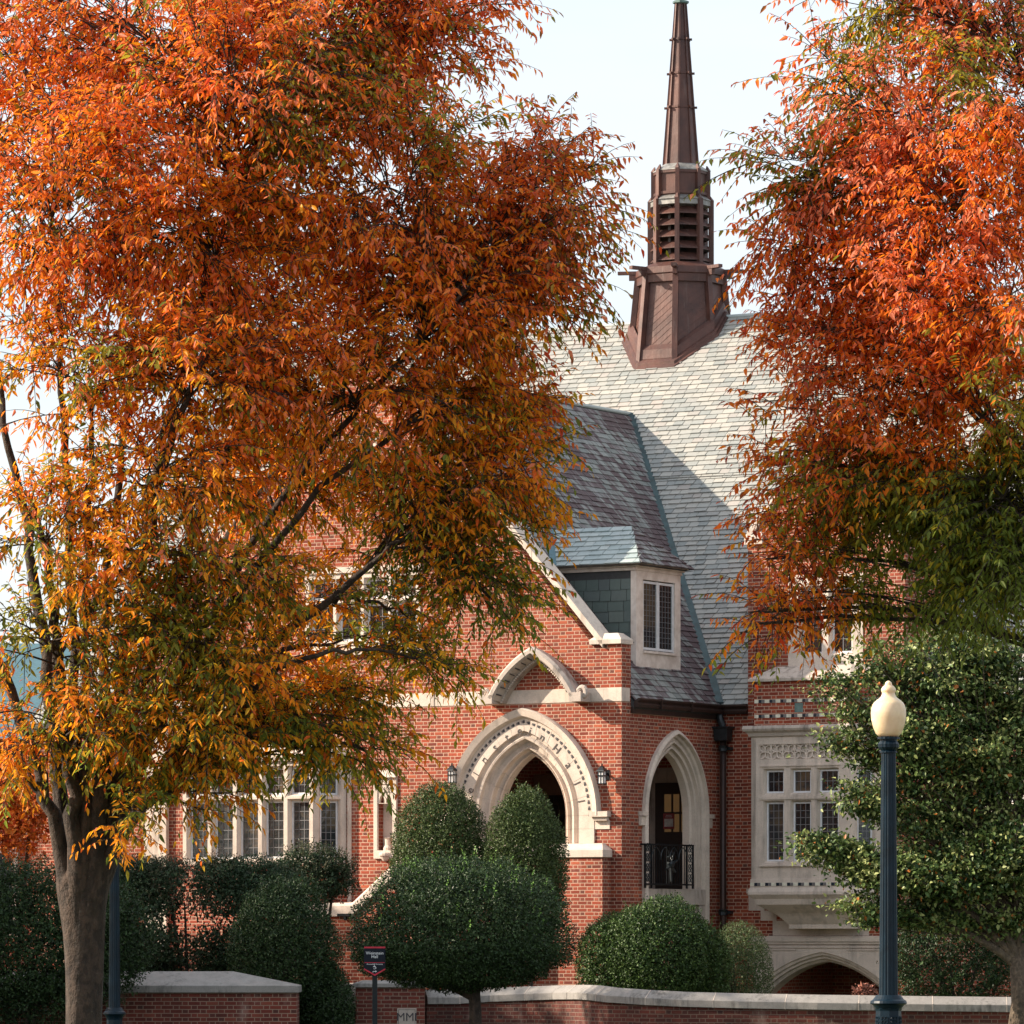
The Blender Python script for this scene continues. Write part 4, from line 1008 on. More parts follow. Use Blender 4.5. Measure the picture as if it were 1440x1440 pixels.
# chequer tile bands
for nm_, zc_ in (('a', fr(1100, 985.5, OB)[2]), ('b', fr(1100, 1006.5, OB)[2]), ('c', fr(1100, 1243.5, OB)[2])):
    g_ = -.04 if nm_ != 'c' else .02
    cb, bb, gb = MB(), MB(), MB(); y = OB-g_
    hh_ = .032; cb.box(oxl-g_+.01, oxr+g_*.4-.01, y-.008, y+.002, zc_-hh_, zc_+hh_)
    x = oxl-g_+.10
    while x < oxr-.15:
        bb.box(x, x+.065, y-.012, y-.0085, zc_-hh_*.95, zc_+hh_*.95); gb.box(x+.068, x+.13, y-.0115, y-.0085, zc_-hh_*.95, zc_+hh_*.95); x += .235
    # canted side
    cx_ = oxr+g_*.4; L_ = math.hypot(OC, OC); s = .05
    cb.beam((cx_+.01, y+.01, zc_), (cx_+OC+.02, y+OC+.0, zc_), .012, hh_*2)
    while s < L_-.15:
        p_ = Vector((cx_+s*.7071+.006, y+s*.7071-.006, zc_)); q_ = p_+Vector((.065*.7071, .065*.7071, 0)); bb.beam(p_, q_, .016, hh_*1.9); s += .235
    t_ = cb.build('cream_tile_band', MT['tile_cream'], par_); split_build(bb, 'blue_tile', MT['tile_blue'], par_); split_build(gb, 'grey_tile', MT['tile_grey'], par_)
px_ = fr(1122, 995, OB)[0]
MB().box(px_-.09, px_+.09, OB+.035, OB+.05, fr(1100, 1002, OB)[2], fr(1100, 989, OB)[2]).build('green_panel', MT['verdigris'], par_)
MB().rings([oplan(pz1, .12), oplan(pz1-.06, .14), oplan(pz1-.10, .12), oplan(pz1-.14, .06), oplan(pz1-.20, .04), oplan(pz1-.22, .0)][::-1]).build('oriel_cornice', MT['stone_old'], hall, bevel=.005)
OZT = pz1-.22; OZB = fr(1100, 1236, OB)[2]
OFN = lambda s, d, z: (s, OB+d+.03, z)
ow = oxr-oxl
# stone face built with holes for the carved frieze and the lights
tz0, tz1 = fr(1100, 1115, OB)[2], fr(1100, 1083, OB)[2]; lz0, lz1 = fr(1100, 1211, OB)[2], fr(1100, 1128, OB)[2]
cols = [(fr(1075.5, 0, OB)[0], fr(1100.5, 0, OB)[0]), (fr(1113, 0, OB)[0], fr(1138.5, 0, OB)[0]), (fr(1150.5, 0, OB)[0], fr(1177.5, 0, OB)[0])]
fz0, fz1 = fr(1100, 1067.5, OB)[2], fr(1100, 1046.5, OB)[2]; fx0, fx1 = fr(1067, 0, OB)[0], fr(1183, 0, OB)[0]
holes = []
for xa, xb in cols: holes += [(xa, xb, tz0, tz1), (xa, xb, lz0, lz1)]
def oriel_face(fn, x0, x1, holes, frz, name):
    fb = MB(); s_ = .03
    big = [[(a-s_, c-s_), (b_+s_, c-s_), (b_+s_, d_+s_), (a-s_, d_+s_)] for a, b_, c, d_ in holes]; sm = [[(a, c), (b_, c), (b_, d_), (a, d_)] for a, b_, c, d_ in holes]
    fh = [(frz[0], frz[2]), (frz[1], frz[2]), (frz[1], frz[3]), (frz[0], frz[3])]
    fb.prism([(x0, OZB), (x1, OZB), (x1, OZT), (x0, OZT)], fn, -.03, -.029, big+[fh], back=False)
    for g_, m_ in zip(big, sm): fb.rings([[fn(s, -.029, z) for s, z in g_], [fn(s, .04, z) for s, z in m_], [fn(s, .2, z) for s, z in m_]], cap=False)
    fb.rings([[fn(s, -.029, z) for s, z in fh], [fn(s, .03, z) for s, z in fh]], cap=False); fb.face(*[fn(s, .03, z) for s, z in fh])
    fb.rings([[fn(s, -.03, z) for s, z in ((x0, OZB), (x1, OZB), (x1, OZT), (x0, OZT))], [fn(s, .2, z) for s, z in ((x0, OZB), (x1, OZB), (x1, OZT), (x0, OZT))]], cap=False)
    w = fb.build(name, MT['stone'], hall)
    # carved quatrefoil tracery
    t = MB(); hh = frz[3]-frz[2]; n = max(2, round((frz[1]-frz[0])/(hh*.92))); cw = (frz[1]-frz[0])/n
    for i in range(n):
        cx0_ = frz[0]+cw*(i+.5); cz0_ = (frz[2]+frz[3])/2
        for sx in (-1, 1):
            for sz in (-1, 1):
                # pointed petal from the centre to the corner
                ex, ez_ = cx0_+sx*cw*.46, cz0_+sz*hh*.46
                for bend_ in (-1, 1):
                    pts = []
                    for j in range(7):
                        u_ = j/6; m_ = math.sin(math.pi*u_)*.055*bend_
                        dx_, dz_ = ex-cx0_, ez_-cz0_; l_ = math.hypot(dx_, dz_)
                        pts.append(fn(cx0_+dx_*u_-dz_/l_*m_, -.0, cz0_+dz_*u_+dx_/l_*m_))
                    t.tube(pts, .015, 5)
        t.beam(fn(frz[0]+cw*i, 0, frz[2]), fn(frz[0]+cw*i, 0, frz[3]), .02, .03)
    t.build('tracery', MT['stone'], w)
    # rails and head moulds
    rl_ = MB()
    for z in (tz1+.085, ): rl_.beam(fn(holes[0][0]-.10, -.04, z), fn(holes[-1][1]+.06, -.04, z), .03, .025)
    rl_.beam(fn(holes[0][0]-.10, -.04, (tz0+lz1)/2-.01), fn(holes[-1][1]+.06, -.04, (tz0+lz1)/2-.01), .03, .05)
    rl_.beam(fn(holes[0][0]-.10, -.05, lz0-.085), fn(holes[-1][1]+.06, -.05, lz0-.085), .05, .03)
    rl_.build('moulding', MT['stone'], w)
    sa, pa, ca = MB(), MB(), MB(); f_ = .032; D = .07
    for (xa, xb, za, zb) in holes:
        sa.prism([(xa, za), (xb, za), (xb, zb), (xa, zb)], fn, D-.015, D+.03, [[(xa+f_, za+f_), (xb-f_, za+f_), (xb-f_, zb-f_), (xa+f_, zb-f_)]])
        pa.prism([(xa+f_-.003, za+f_-.003), (xb-f_+.003, za+f_-.003), (xb-f_+.003, zb-f_+.003), (xa+f_-.003, zb-f_+.003)], fn, D+.012, D+.022)
        nz = 2 if zb-za < .6 else 8
        for i in (1, 2): x = xa+f_+(xb-xa-2*f_)*i/3; ca.prism([(x-.006, za+f_), (x+.006, za+f_), (x+.006, zb-f_), (x-.006, zb-f_)], fn, D+.004, D+.0115)
        for i in range(1, nz): z = za+f_+(zb-za-2*f_)*i/nz; ca.prism([(xa+f_, z-.006), (xb-f_, z-.006), (xb-f_, z+.006), (xa+f_, z+.006)], fn, D+.003, D+.011)
    split_build(sa, 'sash_frame', MT['white'], w); split_build(pa, 'pane', MT['glass'], w); ca.build('leading', MT['leadcame'], w)
oriel_face(OFN, oxl+.001, oxr-.001, holes, (fx0, fx1, fz0, fz1), 'oriel_window')
LC_ = math.hypot(OC, OC); cfn = lambda s, d, z: (oxr+s*.7071-(d+.03)*.7071, OB+s*.7071+(d+.03)*.7071, z)
oriel_face(cfn, .002, LC_-.002, [(.17, .47, tz0, tz1), (.17, .47, lz0, lz1)], (.10, .54, fz0, fz1), 'oriel_window')
rf = lambda s, d, z: (oxr+OC-d-.03, OB+OC+s, z)
MB().prism([(.002, OZB), (KB-OB-OC, OZB), (KB-OB-OC, OZT), (.002, OZT)], rf, -.03, .1).prism([(0, OZB), (KB-OB-.002, OZB), (KB-OB-.002, OZT), (0, OZT)], lambda s, d, z: (oxl+d, OB+s, z), .0, .1).build('oriel_side', MT['stone'], hall)
MB().rings([oplan(OZB+.1, -.22), oplan(OZT-.1, -.22)]).build('oriel_core', MT['door'], hall)
zl = [fr(1100, y, OB)[2] for y in (1236, 1248, 1254, 1258, 1264, 1272, 1284, 1288, 1300, 1306)]
gs = [0.015, .02, .05, .05, -.02, -.05, -.25, -.30, -.42, -.42]
def ocor(z, g): return [(oxl-g*1.0 if g > 0 else oxl-g*1.4, KB-.002, z), (oxl-g if g > 0 else oxl-g*1.4, OB-g, z), (oxr+g*.4 if g > 0 else oxr+g*.8, OB-g, z), (oxr+OC+g if g > 0 else oxr+OC+g*1.4, min(KB-.01, OB+OC-g*.4), z), (oxr+OC+g if g > 0 else oxr+OC+g*1.4, KB-.002, z)]
MB().rings([ocor(z, g) for z, g in zip(zl, gs)][::-1]).build('oriel_corbel', MT['stone'], hall, bevel=.004)
# stepped stone quoins each side below the oriel
b = MB()
for (x0, x1, y0, y1) in ((1050, 1068, 1256, 1262), (1053, 1075, 1264, 1284), (1070, 1092, 1284, 1297), (1087, 1200, 1297, 1316)):
    b.box(fr(x0, 0, KB)[0], fr(x1, 0, KB)[0], KB-.012, KB+.05, fr(0, y1, KB)[2], fr(0, y0, KB)[2])
b.box(fr(1190, 0, KB)[0], fr(1222, 0, KB)[0], KB-.013, KB+.05, fr(0, 1316, KB)[2], fr(0, 1300, KB)[2])
split_build(b, 'stone_quoin', MT['stone'], hall)
# lower arched opening
sa0, sa1 = fr(1062, 0, KB)[0], fr(1262, 0, KB)[0]; st = fr(1100, 1316, KB)[2]
lo_ = MB().prism([(sa0, -1.4), (sa1, -1.4), (sa1, st), (sa0, st)], lambda s, d, z: (s, KB+d, z), -.05, .05, [arch_open(AW+.30, AZ-AS+.18, AX, AS, -1.39)])
for (w, h, d), (w2, h2, d2) in zip([(.30, .18, -.05), (.28, .165, -.02), (.20, .12, .0), (.17, .10, .05), (.10, .06, .06), (.08, .05, .12), (.0, .0, .16), (.0, .0, .5)], [(.28, .165, -.02), (.20, .12, .0), (.17, .10, .05), (.10, .06, .06), (.08, .05, .12), (.0, .0, .16), (.0, .0, .5)]):
    A1 = arch_open(AW+w, AZ-AS+h, AX, AS, -1.39); A2 = arch_open(AW+w2, AZ-AS+h2, AX, AS, -1.39)
    lo_.strip([(s, KB+d, z) for s, z in A1], [(s, KB+d2, z) for s, z in A2])
lo_.box(sa0-.05, sa1+.05, KB-.12, KB-.052, st-.11, st-.03).box(sa0-.05, sa1+.05, KB-.09, KB-.053, st-.16, st-.112).box(sa0-.02, sa1+.02, KB-.075, KB-.053, st-.23, st-.19)
low = lo_.build('basement_arch', MT['stone'], hall)
t = MB()
for sg in (-1, 1):
    for i in range(3):
        cx0_ = AX+sg*(AW+.12-.0-i*.27); cz0_ = st-.44+ (-.0)
        if i > 0: continue
        for off in (0,):
            for q_ in range(4):
                a_ = q_*math.pi/2+math.pi/4
                for bd_ in (-1, 1):
                    pts = [(cx0_+.17*u_*math.cos(a_)-math.sin(a_)*math.sin(math.pi*u_)*.05*bd_, KB-.058, cz0_+.17*u_*math.sin(a_)+math.cos(a_)*math.sin(math.pi*u_)*.05*bd_) for u_ in [j/6 for j in range(7)]]
                    t.tube(pts, .012, 5)
    t.beam((AX+sg*.55, KB-.06, st-.27), (AX+sg*(AW+.35), KB-.06, st-.27), .02, .02)
t.build('tracery', MT['stone'], low)
MB().box(KX0+.1, KX1-.05, KB+2.6, KB+2.8, -1.4, 2.6).box(KX0+.3, KX0+.5, KB+.5, KB+2.6, -1.4, 2.6).box(KX1-.3, KX1-.1, KB+.5, KB+2.6, -1.4, 2.6).build('basement_wall', MT['brick_room'], hall)
MB().box(KX0+.1, KX1-.05, KB+.402, KB+2.6, 2.0, 2.2).build('basement_ceiling', MT['door'], hall)
# windows of the rear range to the right (seen through the tree)
for xc_ in (6.3, 9.6):
    for z0 in (2.6,):
        stone_window('mullioned_window', xc_-1.1, xc_+1.1, z0, z0+2.3, 3, [.68, .32], lambda s, d, z: (s, B+d-.0, z), parent=hall, jw=.16, mw=.14, dep=-.30)
MB().box(4.06, 15, B-.06, B-.001, 5.3, 5.55).build('string_course', MT['stone'], hall)
g = MB(); g.rings([[(x_, B-.0-x, ZE-.19+z) for x, z in prf] for x_ in (4.06, 15)]); g.build('gutter', MT['gutter'], hall)

# ================================================================== GARDEN WALLS
def wall_sweep(name, path, thick, label, cop_h=(.10, .16), over=.05, mat='brick_dark'):
    """path: list of (x, y, top z) along the visible face, left to right; inner side is away from the camera"""
    e = empty(name, (path[0][0], path[0][1], 0))
    o = Vector((path[0][0], path[0][1], 0)); P = []
    pts = [Vector((x, y, 0))-o for x, y, z in path]; zs = [z for _, _, z in path]
    s = [0]
    for a, c in zip(pts, pts[1:]): s.append(s[-1]+(c-a).length)
    nn = []
    for i in range(len(pts)):
        d = (pts[min(i+1, len(pts)-1)]-pts[max(0, i-1)]).normalized(); nn.append(Vector((-d.y, d.x, 0)))
    b = MB(); b.uv = []
    def row(off, z, uvv):
        r_ = []
        for i, p in enumerate(pts):
            q = p+nn[i]*off; r_.append(b.vert((q.x, q.y, z if z <= 0 else zs[i]-cop_h[0]-cop_h[1]))); b.uv.append((s[i], b.v[-1][2]))
        return r_
    R0 = row(0, -.3, 0); R1 = row(0, 1, 0); R2 = row(thick, 1, 0); R3 = row(thick, -.3, 0)
    for A_, B_ in ((R0, R1), (R1, R2), (R2, R3)):
        for k in range(len(pts)-1): b.f.append([A_[k], A_[k+1], B_[k+1], B_[k]])
    # end faces with their own uv
    for i in (0, len(pts)-1):
        ids = []
        for off, top in ((0, 0), (0, 1), (thick, 1), (thick, 0)):
            q = pts[i]+nn[i]*off; z = zs[i]-sum(cop_h) if top else -.3
            ids.append(b.vert((q.x, q.y, z))); b.uv.append((s[i]+off, z))
        b.f.append(ids)
    b.build('brickwork', MT[mat], e)
    rr = []
    for i, p in enumerate(pts):
        z = zs[i]; r_ = []
        for off, dz in ((-over, -sum(cop_h)+.001), (-over, -cop_h[0]-.0), (thick/2-.04, 0), (thick/2+.04, 0), (thick+over, -cop_h[0]), (thick+over, -sum(cop_h)+.001)):
            q = p+nn[i]*off; r_.append((q.x, q.y, z+dz))
        rr.append(r_)
    MB().rings(rr).build('coping', MT['coping'], e, bevel=.008)
    j = MB(); t = .6
    for i in range(len(pts)-1):
        while t < s[i+1]:
            f_ = (t-s[i])/(s[i+1]-s[i]); q = pts[i].lerp(pts[i+1], f_); z = zs[i]+(zs[i+1]-zs[i])*f_; nq = nn[i].lerp(nn[i+1], f_); t += 1.22
            j.beam(q+nq*(-over-.002)+Vector((0, 0, z-sum(cop_h))), q+nq*(-over-.002)+Vector((0, 0, z-cop_h[0])), .012, .004, (0, 1, 0))
            j.beam(q+nq*(-over)+Vector((0, 0, z-cop_h[0]+.002)), q+nq*(thick/2-.04)+Vector((0, 0, z+.002)), .012, .004, (0, 0, 1))
    j.build('mortar_joint', MT['stone'], e)
    tag(e, label, 'wall'); return e, pts, nn
def wp(px, py, Y): v = at(px, py, Y); return (v.x, v.y, v.z)
pw = [(600, 1392, 86.6), (640, 1392, 86.75), (690, 1389, 86.7), (740, 1387, 86.4), (780, 1385.5, 85.9), (812, 1385, 85.2), (830, 1386, 84.6), (855, 1389, 84.0), (900, 1392, 83.5), (960, 1395, 83.1), (1040, 1397, 82.8), (1150, 1399, 82.5), (1300, 1401, 82.3), (1500, 1403, 82.2), (1700, 1404, 82.1)]
path = []
for (a, c) in zip(pw, pw[1:]):
    for i in range(4):
        t = i/4; path.append(wp(*[a[k]+(c[k]-a[k])*t for k in range(3)]))
path.append(wp(*pw[-1]))
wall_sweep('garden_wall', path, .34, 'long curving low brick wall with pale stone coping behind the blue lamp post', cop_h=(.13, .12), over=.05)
# pier with the date stone
YP = 86.0
x0, _, z1 = wp(500, 1383, YP); x1 = wp(597, 0, YP)[0]
pier = empty('wall_pier', ((x0+x1)/2, YP, 0)); cx_ = (x0+x1)/2
tag(pier, 'square brick pier with carved date stone beside the navy sign', 'pier')
MB().box(x0-cx_, x1-cx_, 0, .7, -.3, z1-.07).build('brickwork', MT['brick_low'], pier)
MB().rings([[(x0-cx_-.05, -.05, z1-.068), (x1-cx_+.05, -.05, z1-.068), (x1-cx_+.05, .75, z1-.068), (x0-cx_-.05, .75, z1-.068)], [(x0-cx_-.05, -.05, z1), (x1-cx_+.05, -.05, z1), (x1-cx_+.05, .75, z1), (x0-cx_-.05, .75, z1)], [(x0-cx_+.1, .1, z1+.05), (x1-cx_-.1, .1, z1+.05), (x1-cx_-.1, .6, z1+.05), (x0-cx_+.1, .6, z1+.05)]]).build('coping', MT['coping'], pier, bevel=.006)
pa = wp(558.5, 1418, YP); pb_ = wp(585.5, 1440, YP)
MB().box(pa[0]-cx_, pb_[0]-cx_, -.015, .002, pb_[2]-.02, pa[2]).build('date_stone', MT['stone_old'], pier, bevel=.004)
mm = text_mesh('MMI', .20, None, None, 'l', None, .003, pos=((pa[0]+pb_[0])/2-cx_, -.017, (pa[2]+pb_[2])/2-.08))
join_me([mm], 'date_letters', MT['tile_carve_shade'], pier)  # letters coloured dark in place of shade in the cut
fb = MB(); zA, zB = pb_[2]-.0, pa[2]-.02; xA, xB = pa[0]-cx_+.02, pb_[0]-cx_-.02
fb.box(xA, xB, -.018, -.0155, zB-.006, zB).box(xA, xA+.006, -.018, -.0155, zA, zB-.006).box(xB-.006, xB, -.018, -.0155, zA, zB-.006)
fb.build('incised_border_shade', MT['tile_carve_shade'], pier)  # proud strips carrying the painted shade of an incised line
# steps beside the pier
st_ = MB()
for i in range(5):
    a0 = wp(470, 0, 86.2)[0]; a1 = wp(499, 0, 86.2)[0]; st_.box(a0-1.2, a1, 86.0+.3*i, 90, .16*i, .16*(i+1)-.001)
tag(st_.build('stone_steps', MT['stone_old']), 'short flight of pale stone steps climbing beside the brick pier', 'steps')
# left wall
YL = 84.0
x0 = wp(138, 0, YL)[0]; x1 = wp(417, 0, YL)[0]; zc0, zc1, zc2 = wp(0, 1396, YL)[2], wp(0, 1386, YL)[2], wp(0, 1366, YL+.5)[2]
lwl = empty('garden_wall', ((x0+x1)/2, YL, 0)); cx_ = (x0+x1)/2
tag(lwl, 'thick low brick wall with hipped stone coping under the big orange tree', 'wall')
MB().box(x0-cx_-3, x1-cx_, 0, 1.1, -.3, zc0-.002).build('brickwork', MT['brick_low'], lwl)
MB().rings([[(x0-cx_-3, -.06, zc0), (x1-cx_+.04, -.06, zc0), (x1-cx_+.04, 1.16, zc0), (x0-cx_-3, 1.16, zc0)], [(x0-cx_-3, -.06, zc1), (x1-cx_+.04, -.06, zc1), (x1-cx_+.04, 1.16, zc1), (x0-cx_-3, 1.16, zc1)], [(x0-cx_-3, .5, zc2), (x1-cx_-1.1, .5, zc2), (x1-cx_-1.1, .6, zc2), (x0-cx_-3, .6, zc2)]]).build('coping', MT['coping'], lwl, bevel=.01)
# stair parapet in front of the gable wall
SB = -1.3
sw_ = empty('stair_parapet', HALL_C, -TH); tag(sw_, 'brick stair parapet with sloping stone coping between the clipped bushes', 'wall')
T = [fr(x, y, SB) for x, y in ((380, 1272), (496, 1269), (548, 1220), (640, 1134))]
thk = .38
q = []
lower = [(-1.0)]*4
b = MB()
bot = .26
for k in range(3):
    (a0, _, z0), (a1, _, z1) = T[k], T[k+1]
    b.rings([[(a0+.001, SB, -.3), (a1, SB, -.3), (a1, SB, z1-bot), (a0+.001, SB, z0-bot)], [(a0+.001, SB+thk, -.3), (a1, SB+thk, -.3), (a1, SB+thk, z1-bot), (a0+.001, SB+thk, z0-bot)]])
b.build('brickwork', MT['brick'], sw_)
rr = []
for k in range(4):
    a, _, z = T[k]; rr.append([(a, SB-.06, z-bot+.001), (a, SB-.06, z-.06), (a, SB+.0, z), (a, SB+thk, z), (a, SB+thk+.06, z-.06), (a, SB+thk+.06, z-bot+.001)])
MB().rings(rr).build('coping', MT['stone'], sw_, bevel=.006)
a, _, z = fr(486, 1287, SB-.08); MB().box(a-.16, a+.12, SB-.13, SB-.062, z-.02, z+.03).box(a-.02, a+.03, SB-.12, SB-.063, z-.10, z-.022).build('railing_bracket', MT['iron'], sw_)  # black railing bracket on the parapet face, no lamp in it

# ================================================================== STREET LAMPS
def lamp(name, px, Y, py_ring, sc, label, grp):
    p = at(px, py_ring, Y); r_ = empty(name, (p.x, p.y, 0)); zr_ = p.z
    tag(r_, label, 'street lamp', grp)
    k = sc
    b = MB(); b.lathe([(.30*k, 0), (.30*k, .05), (.27*k, .08), (.25*k, .12), (.20*k, zr_-.35), (.17*k, zr_-.30)], (0, 0, 0), 16)
    b.lathe([(.16*k, zr_-.31), (.155*k, zr_-.09), (.165*k, zr_-.06)], (0, 0, 0), 8)
    b.lathe([(.15*k, zr_-.07), (.19*k, zr_-.02), (.225*k, zr_+.0), (.215*k, zr_+.03), (.185*k, zr_+.05), (.16*k, zr_+.085), (.15*k, zr_+.10)], (0, 0, 0), 32)
    b.build('base', MT['lamp_blue'], r_, smooth=False, bevel=.004)
    o = MB()
    for i in range(8):                                # cast rosettes on the octagonal die
        a_ = 2*math.pi*(i+.5)/8; c_ = Vector((math.cos(a_), math.sin(a_), 0)); t_ = Vector((-c_.y, c_.x, 0))
        for q_ in range(4):
            g_ = q_*math.pi/2+math.pi/4; cc = c_*.150*k+t_*.028*k*math.cos(g_)+Vector((0, 0, zr_-.20+.03*math.sin(g_)))
            o.tube([cc+t_*.022*k*math.cos(u_)+Vector((0, 0, .022*math.sin(u_))) for u_ in [j*math.pi/4 for j in range(9)]], .006, 5)
    split_build(o, 'cast_rosette', MT['lamp_blue'], r_)
    H = 375/7000*60.0*1.0
    ztop = zr_ + .145 + 3.03*(1 if sc == 1 else .95)
    prof = [(.115*k+(.088-.115)*k*t, zr_+.09+(ztop-.14-zr_-.09)*t) for t in [i/10 for i in range(11)]]
    m_ = MB(); n = 48; rr = []
    for rad, z in prof:
        rr.append([((rad*(1-.075*(1 if (j % 3 == 1) else 0)))*math.cos(2*math.pi*j/n), (rad*(1-.075*(1 if (j % 3 == 1) else 0)))*math.sin(2*math.pi*j/n), z) for j in range(n)])
    m_.rings(rr).build('fluted_shaft', MT['lamp_blue'], r_)
    t = ztop-.14
    MB().lathe([(.088*k, t-.02), (.105*k, t-.015), (.105*k, t+.0), (.09*k, t+.01), (.125*k, t+.05), (.128*k, t+.09), (.10*k, t+.13), (.10*k, t+.145), (.135*k, t+.15), (.135*k, t+.175), (.09*k, t+.18)], (0, 0, 0), 32, .04).build('capital', MT['lamp_blue'], r_, smooth=False)
    gz = t+.18
    gp = [(.12, 0), (.155, .04), (.185, .11), (.207, .20), (.213, .28), (.208, .34), (.190, .39), (.172, .415), (.165, .42), (.150, .435), (.115, .46), (.090, .485), (.078, .515), (.080, .535), (.088, .548), (.090, .565), (.080, .59), (.062, .61), (.045, .62), (.042, .635), (.035, .655), (.015, .672), (.001, .675)]
    gl = MB().lathe([(a_*k, z*k) for a_, z in gp], (0, 0, gz), 40); gl = gl.build('globe', MT['globe'], r_, smooth=True)
    return r_
m, nt, bs = new_mat('frosted_globe'); tc = N(nt, 'ShaderNodeTexCoord')
bs.inputs['Base Color'].default_value = (.76, .60, .40, 1); bs.inputs['Roughness'].default_value = .38
c = ramp(nt, noise(nt, tc.outputs['Object'], 5, 4), [(.35, (.62, .46, .28)), (.7, (.80, .66, .46))]); L(nt, c, bs.inputs['Base Color'])
bs.inputs['Subsurface Weight'].default_value = .25; bs.inputs['Subsurface Radius'].default_value = (.12, .08, .04); bs.inputs['Subsurface Scale'].default_value = 1
MT['globe'] = m
lamp('street_lamp', 1249.5, 60.0, 1411, 1.0, 'fluted dark blue lamp post with cream acorn globe standing before the bay window', 'blue street lamps')
lamp('street_lamp', 161, 78.0, 1426, .80, 'fluted dark blue lamp post half hidden behind the big orange tree trunk', 'blue street lamps')

# ================================================================== SIGN
YS = 79.0; KS_ = F/YS
sx = lambda px: (px-527)/KS_
sz_ = lambda py: CZ+(HY-py)/KS_
sg_ = empty('wayfinding_sign', (at(527, 1400, YS).x, YS, 0)); tag(sg_, 'small navy sign with red chevron edge on a dark post by the pier', 'sign')
ol = [(sx(512), sz_(1363)), (sx(527), sz_(1372)), (sx(542), sz_(1363)), (sx(542), sz_(1331)), (sx(512), sz_(1331))]
MB().prism(ol, FRONT, -.02, .02).build('sign_panel', MT['sign'], sg_, bevel=.003)
MB().box(-.04, .04, .021, .07, 0, sz_(1345)).build('post', MT['iron'], sg_, bevel=.004)
b = MB().box(sx(512), sx(542), -.026, -.0205, sz_(1333.5), sz_(1331.2)).box(sx(513), sx(541), -.025, -.0205, sz_(1354), sz_(1353.2))
for s_ in (-1, 1): b.prism([(0, sz_(1372.3)), (s_*(sx(542)), sz_(1363.6)), (s_*sx(542), sz_(1361.6)), (0, sz_(1370))], FRONT, -.026, -.0205)
b.build('red_stripe', MT['sign_red'], sg_)
ms = [text_mesh('Weinstein', .068, None, None, 'l', None, .001, pos=(0, -.022, sz_(1342.2))), text_mesh('Hall', .068, None, None, 'l', None, .001, pos=(0, -.022, sz_(1347.3))), text_mesh('Accessible Entrance', .032, None, None, 'l', None, .001, pos=(0, -.022, sz_(1356.7)))]
for me_ in ms: join_me([me_], 'sign_lettering', MT['sign_white'], sg_)
b = MB(); zc_ = sz_(1360)
b.tube([(.022*math.cos(u_)-.004, -.023, zc_-.008+.022*math.sin(u_)) for u_ in [j*math.pi/6-2.4 for j in range(11)]], .0035, 4)
b.beam((-.005, -.023, zc_+.035), (-.003, -.023, zc_+.003), .008, .008, (0, 1, 0)).beam((-.003, -.023, zc_+.003), (.016, -.023, zc_), .007, .007, (0, 1, 0)).beam((.016, -.023, zc_), (.024, -.023, zc_-.02), .007, .007, (0, 1, 0))
b.lathe([(.001, -.008), (.008, 0), (.001, .008)], (-.005, -.023, zc_+.046), 8)
zr2 = sz_(1366); b.beam((-.028, -.023, zr2), (.016, -.023, zr2), .009, .009, (0, 1, 0)); b.face((.010, -.025, zr2+.018), (.010, -.025, zr2-.018), (.034, -.025, zr2))
b.beam((-.028, -.023, zr2), (-.028, -.023, zr2-.018), .008, .008, (0, 1, 0))
b.build('access_symbol', MT['sign_white'], sg_)

# ================================================================== VEGETATION
def leaves_mesh(name, mat, parent, pos, dirn, nrm, ln, wd, col, fold=.25, origin=(0, 0, 0)):
    pos = pos-np.array(origin); n = len(pos)
    dirn = dirn/np.linalg.norm(dirn, axis=1, keepdims=True)
    side = np.cross(dirn, nrm); side /= (np.linalg.norm(side, axis=1, keepdims=True)+1e-9); up = np.cross(side, dirn)
    L_ = ln[:, None]; W_ = wd[:, None]/2
    dr = -0.16                                        # tip curls down a little
    b0 = pos; tp = pos+dirn*L_+up*L_*dr
    m1 = pos+dirn*L_*.30; m2 = pos+dirn*L_*.66+up*L_*dr*.35
    v = np.stack([b0, m1+side*W_+up*W_*fold, m2+side*W_*.72+up*W_*fold*.7, tp, m2-side*W_*.72+up*W_*fold*.7, m1-side*W_+up*W_*fold], 1).reshape(-1, 3)
    base = (np.arange(n)*6)[:, None]
    f = np.concatenate([base+np.array([[0, 1, 2, 3]]), base+np.array([[0, 3, 4, 5]])], 1).reshape(-1)
    me = bpy.data.meshes.new(name); me.vertices.add(len(v)); me.vertices.foreach_set('co', v.astype(np.float32).ravel())
    me.loops.add(len(f)); me.loops.foreach_set('vertex_index', f.astype(np.int32))
    np_ = n*2; me.polygons.add(np_); me.polygons.foreach_set('loop_start', (np.arange(np_)*4).astype(np.int32)); me.polygons.foreach_set('loop_total', np.full(np_, 4, np.int32))
    me.update(calc_edges=True)
    ca = me.color_attributes.new('col', 'FLOAT_COLOR', 'POINT')
    cc = np.concatenate([col, np.ones((n, 1))], 1); ca.data.foreach_set('color', np.repeat(cc, 6, axis=0).astype(np.float32).ravel())
    me.materials.append(mat); o = bpy.data.objects.new(name, me); COL.objects.link(o); o.parent = parent; return o
def vnoise(p, s, seed=0):
    """cheap smooth noise 0..1 from summed sines"""
    rg = np.random.default_rng(seed); r = np.zeros(len(p))
    for i in range(7):
        k = rg.normal(size=3); k /= np.linalg.norm(k); r += np.sin((p@k)*s*(1+.35*i)+rg.uniform(0, 6.28))*(1/(1+.25*i))
    return np.clip(.5+r/5.0, 0, 1)
def pal(cols, t):
    cols = np.array(cols); t = np.clip(t, 0, .9999)*(len(cols)-1); i = t.astype(int); f = (t-i)[:, None]
    return cols[i]*(1-f)+cols[i+1]*f
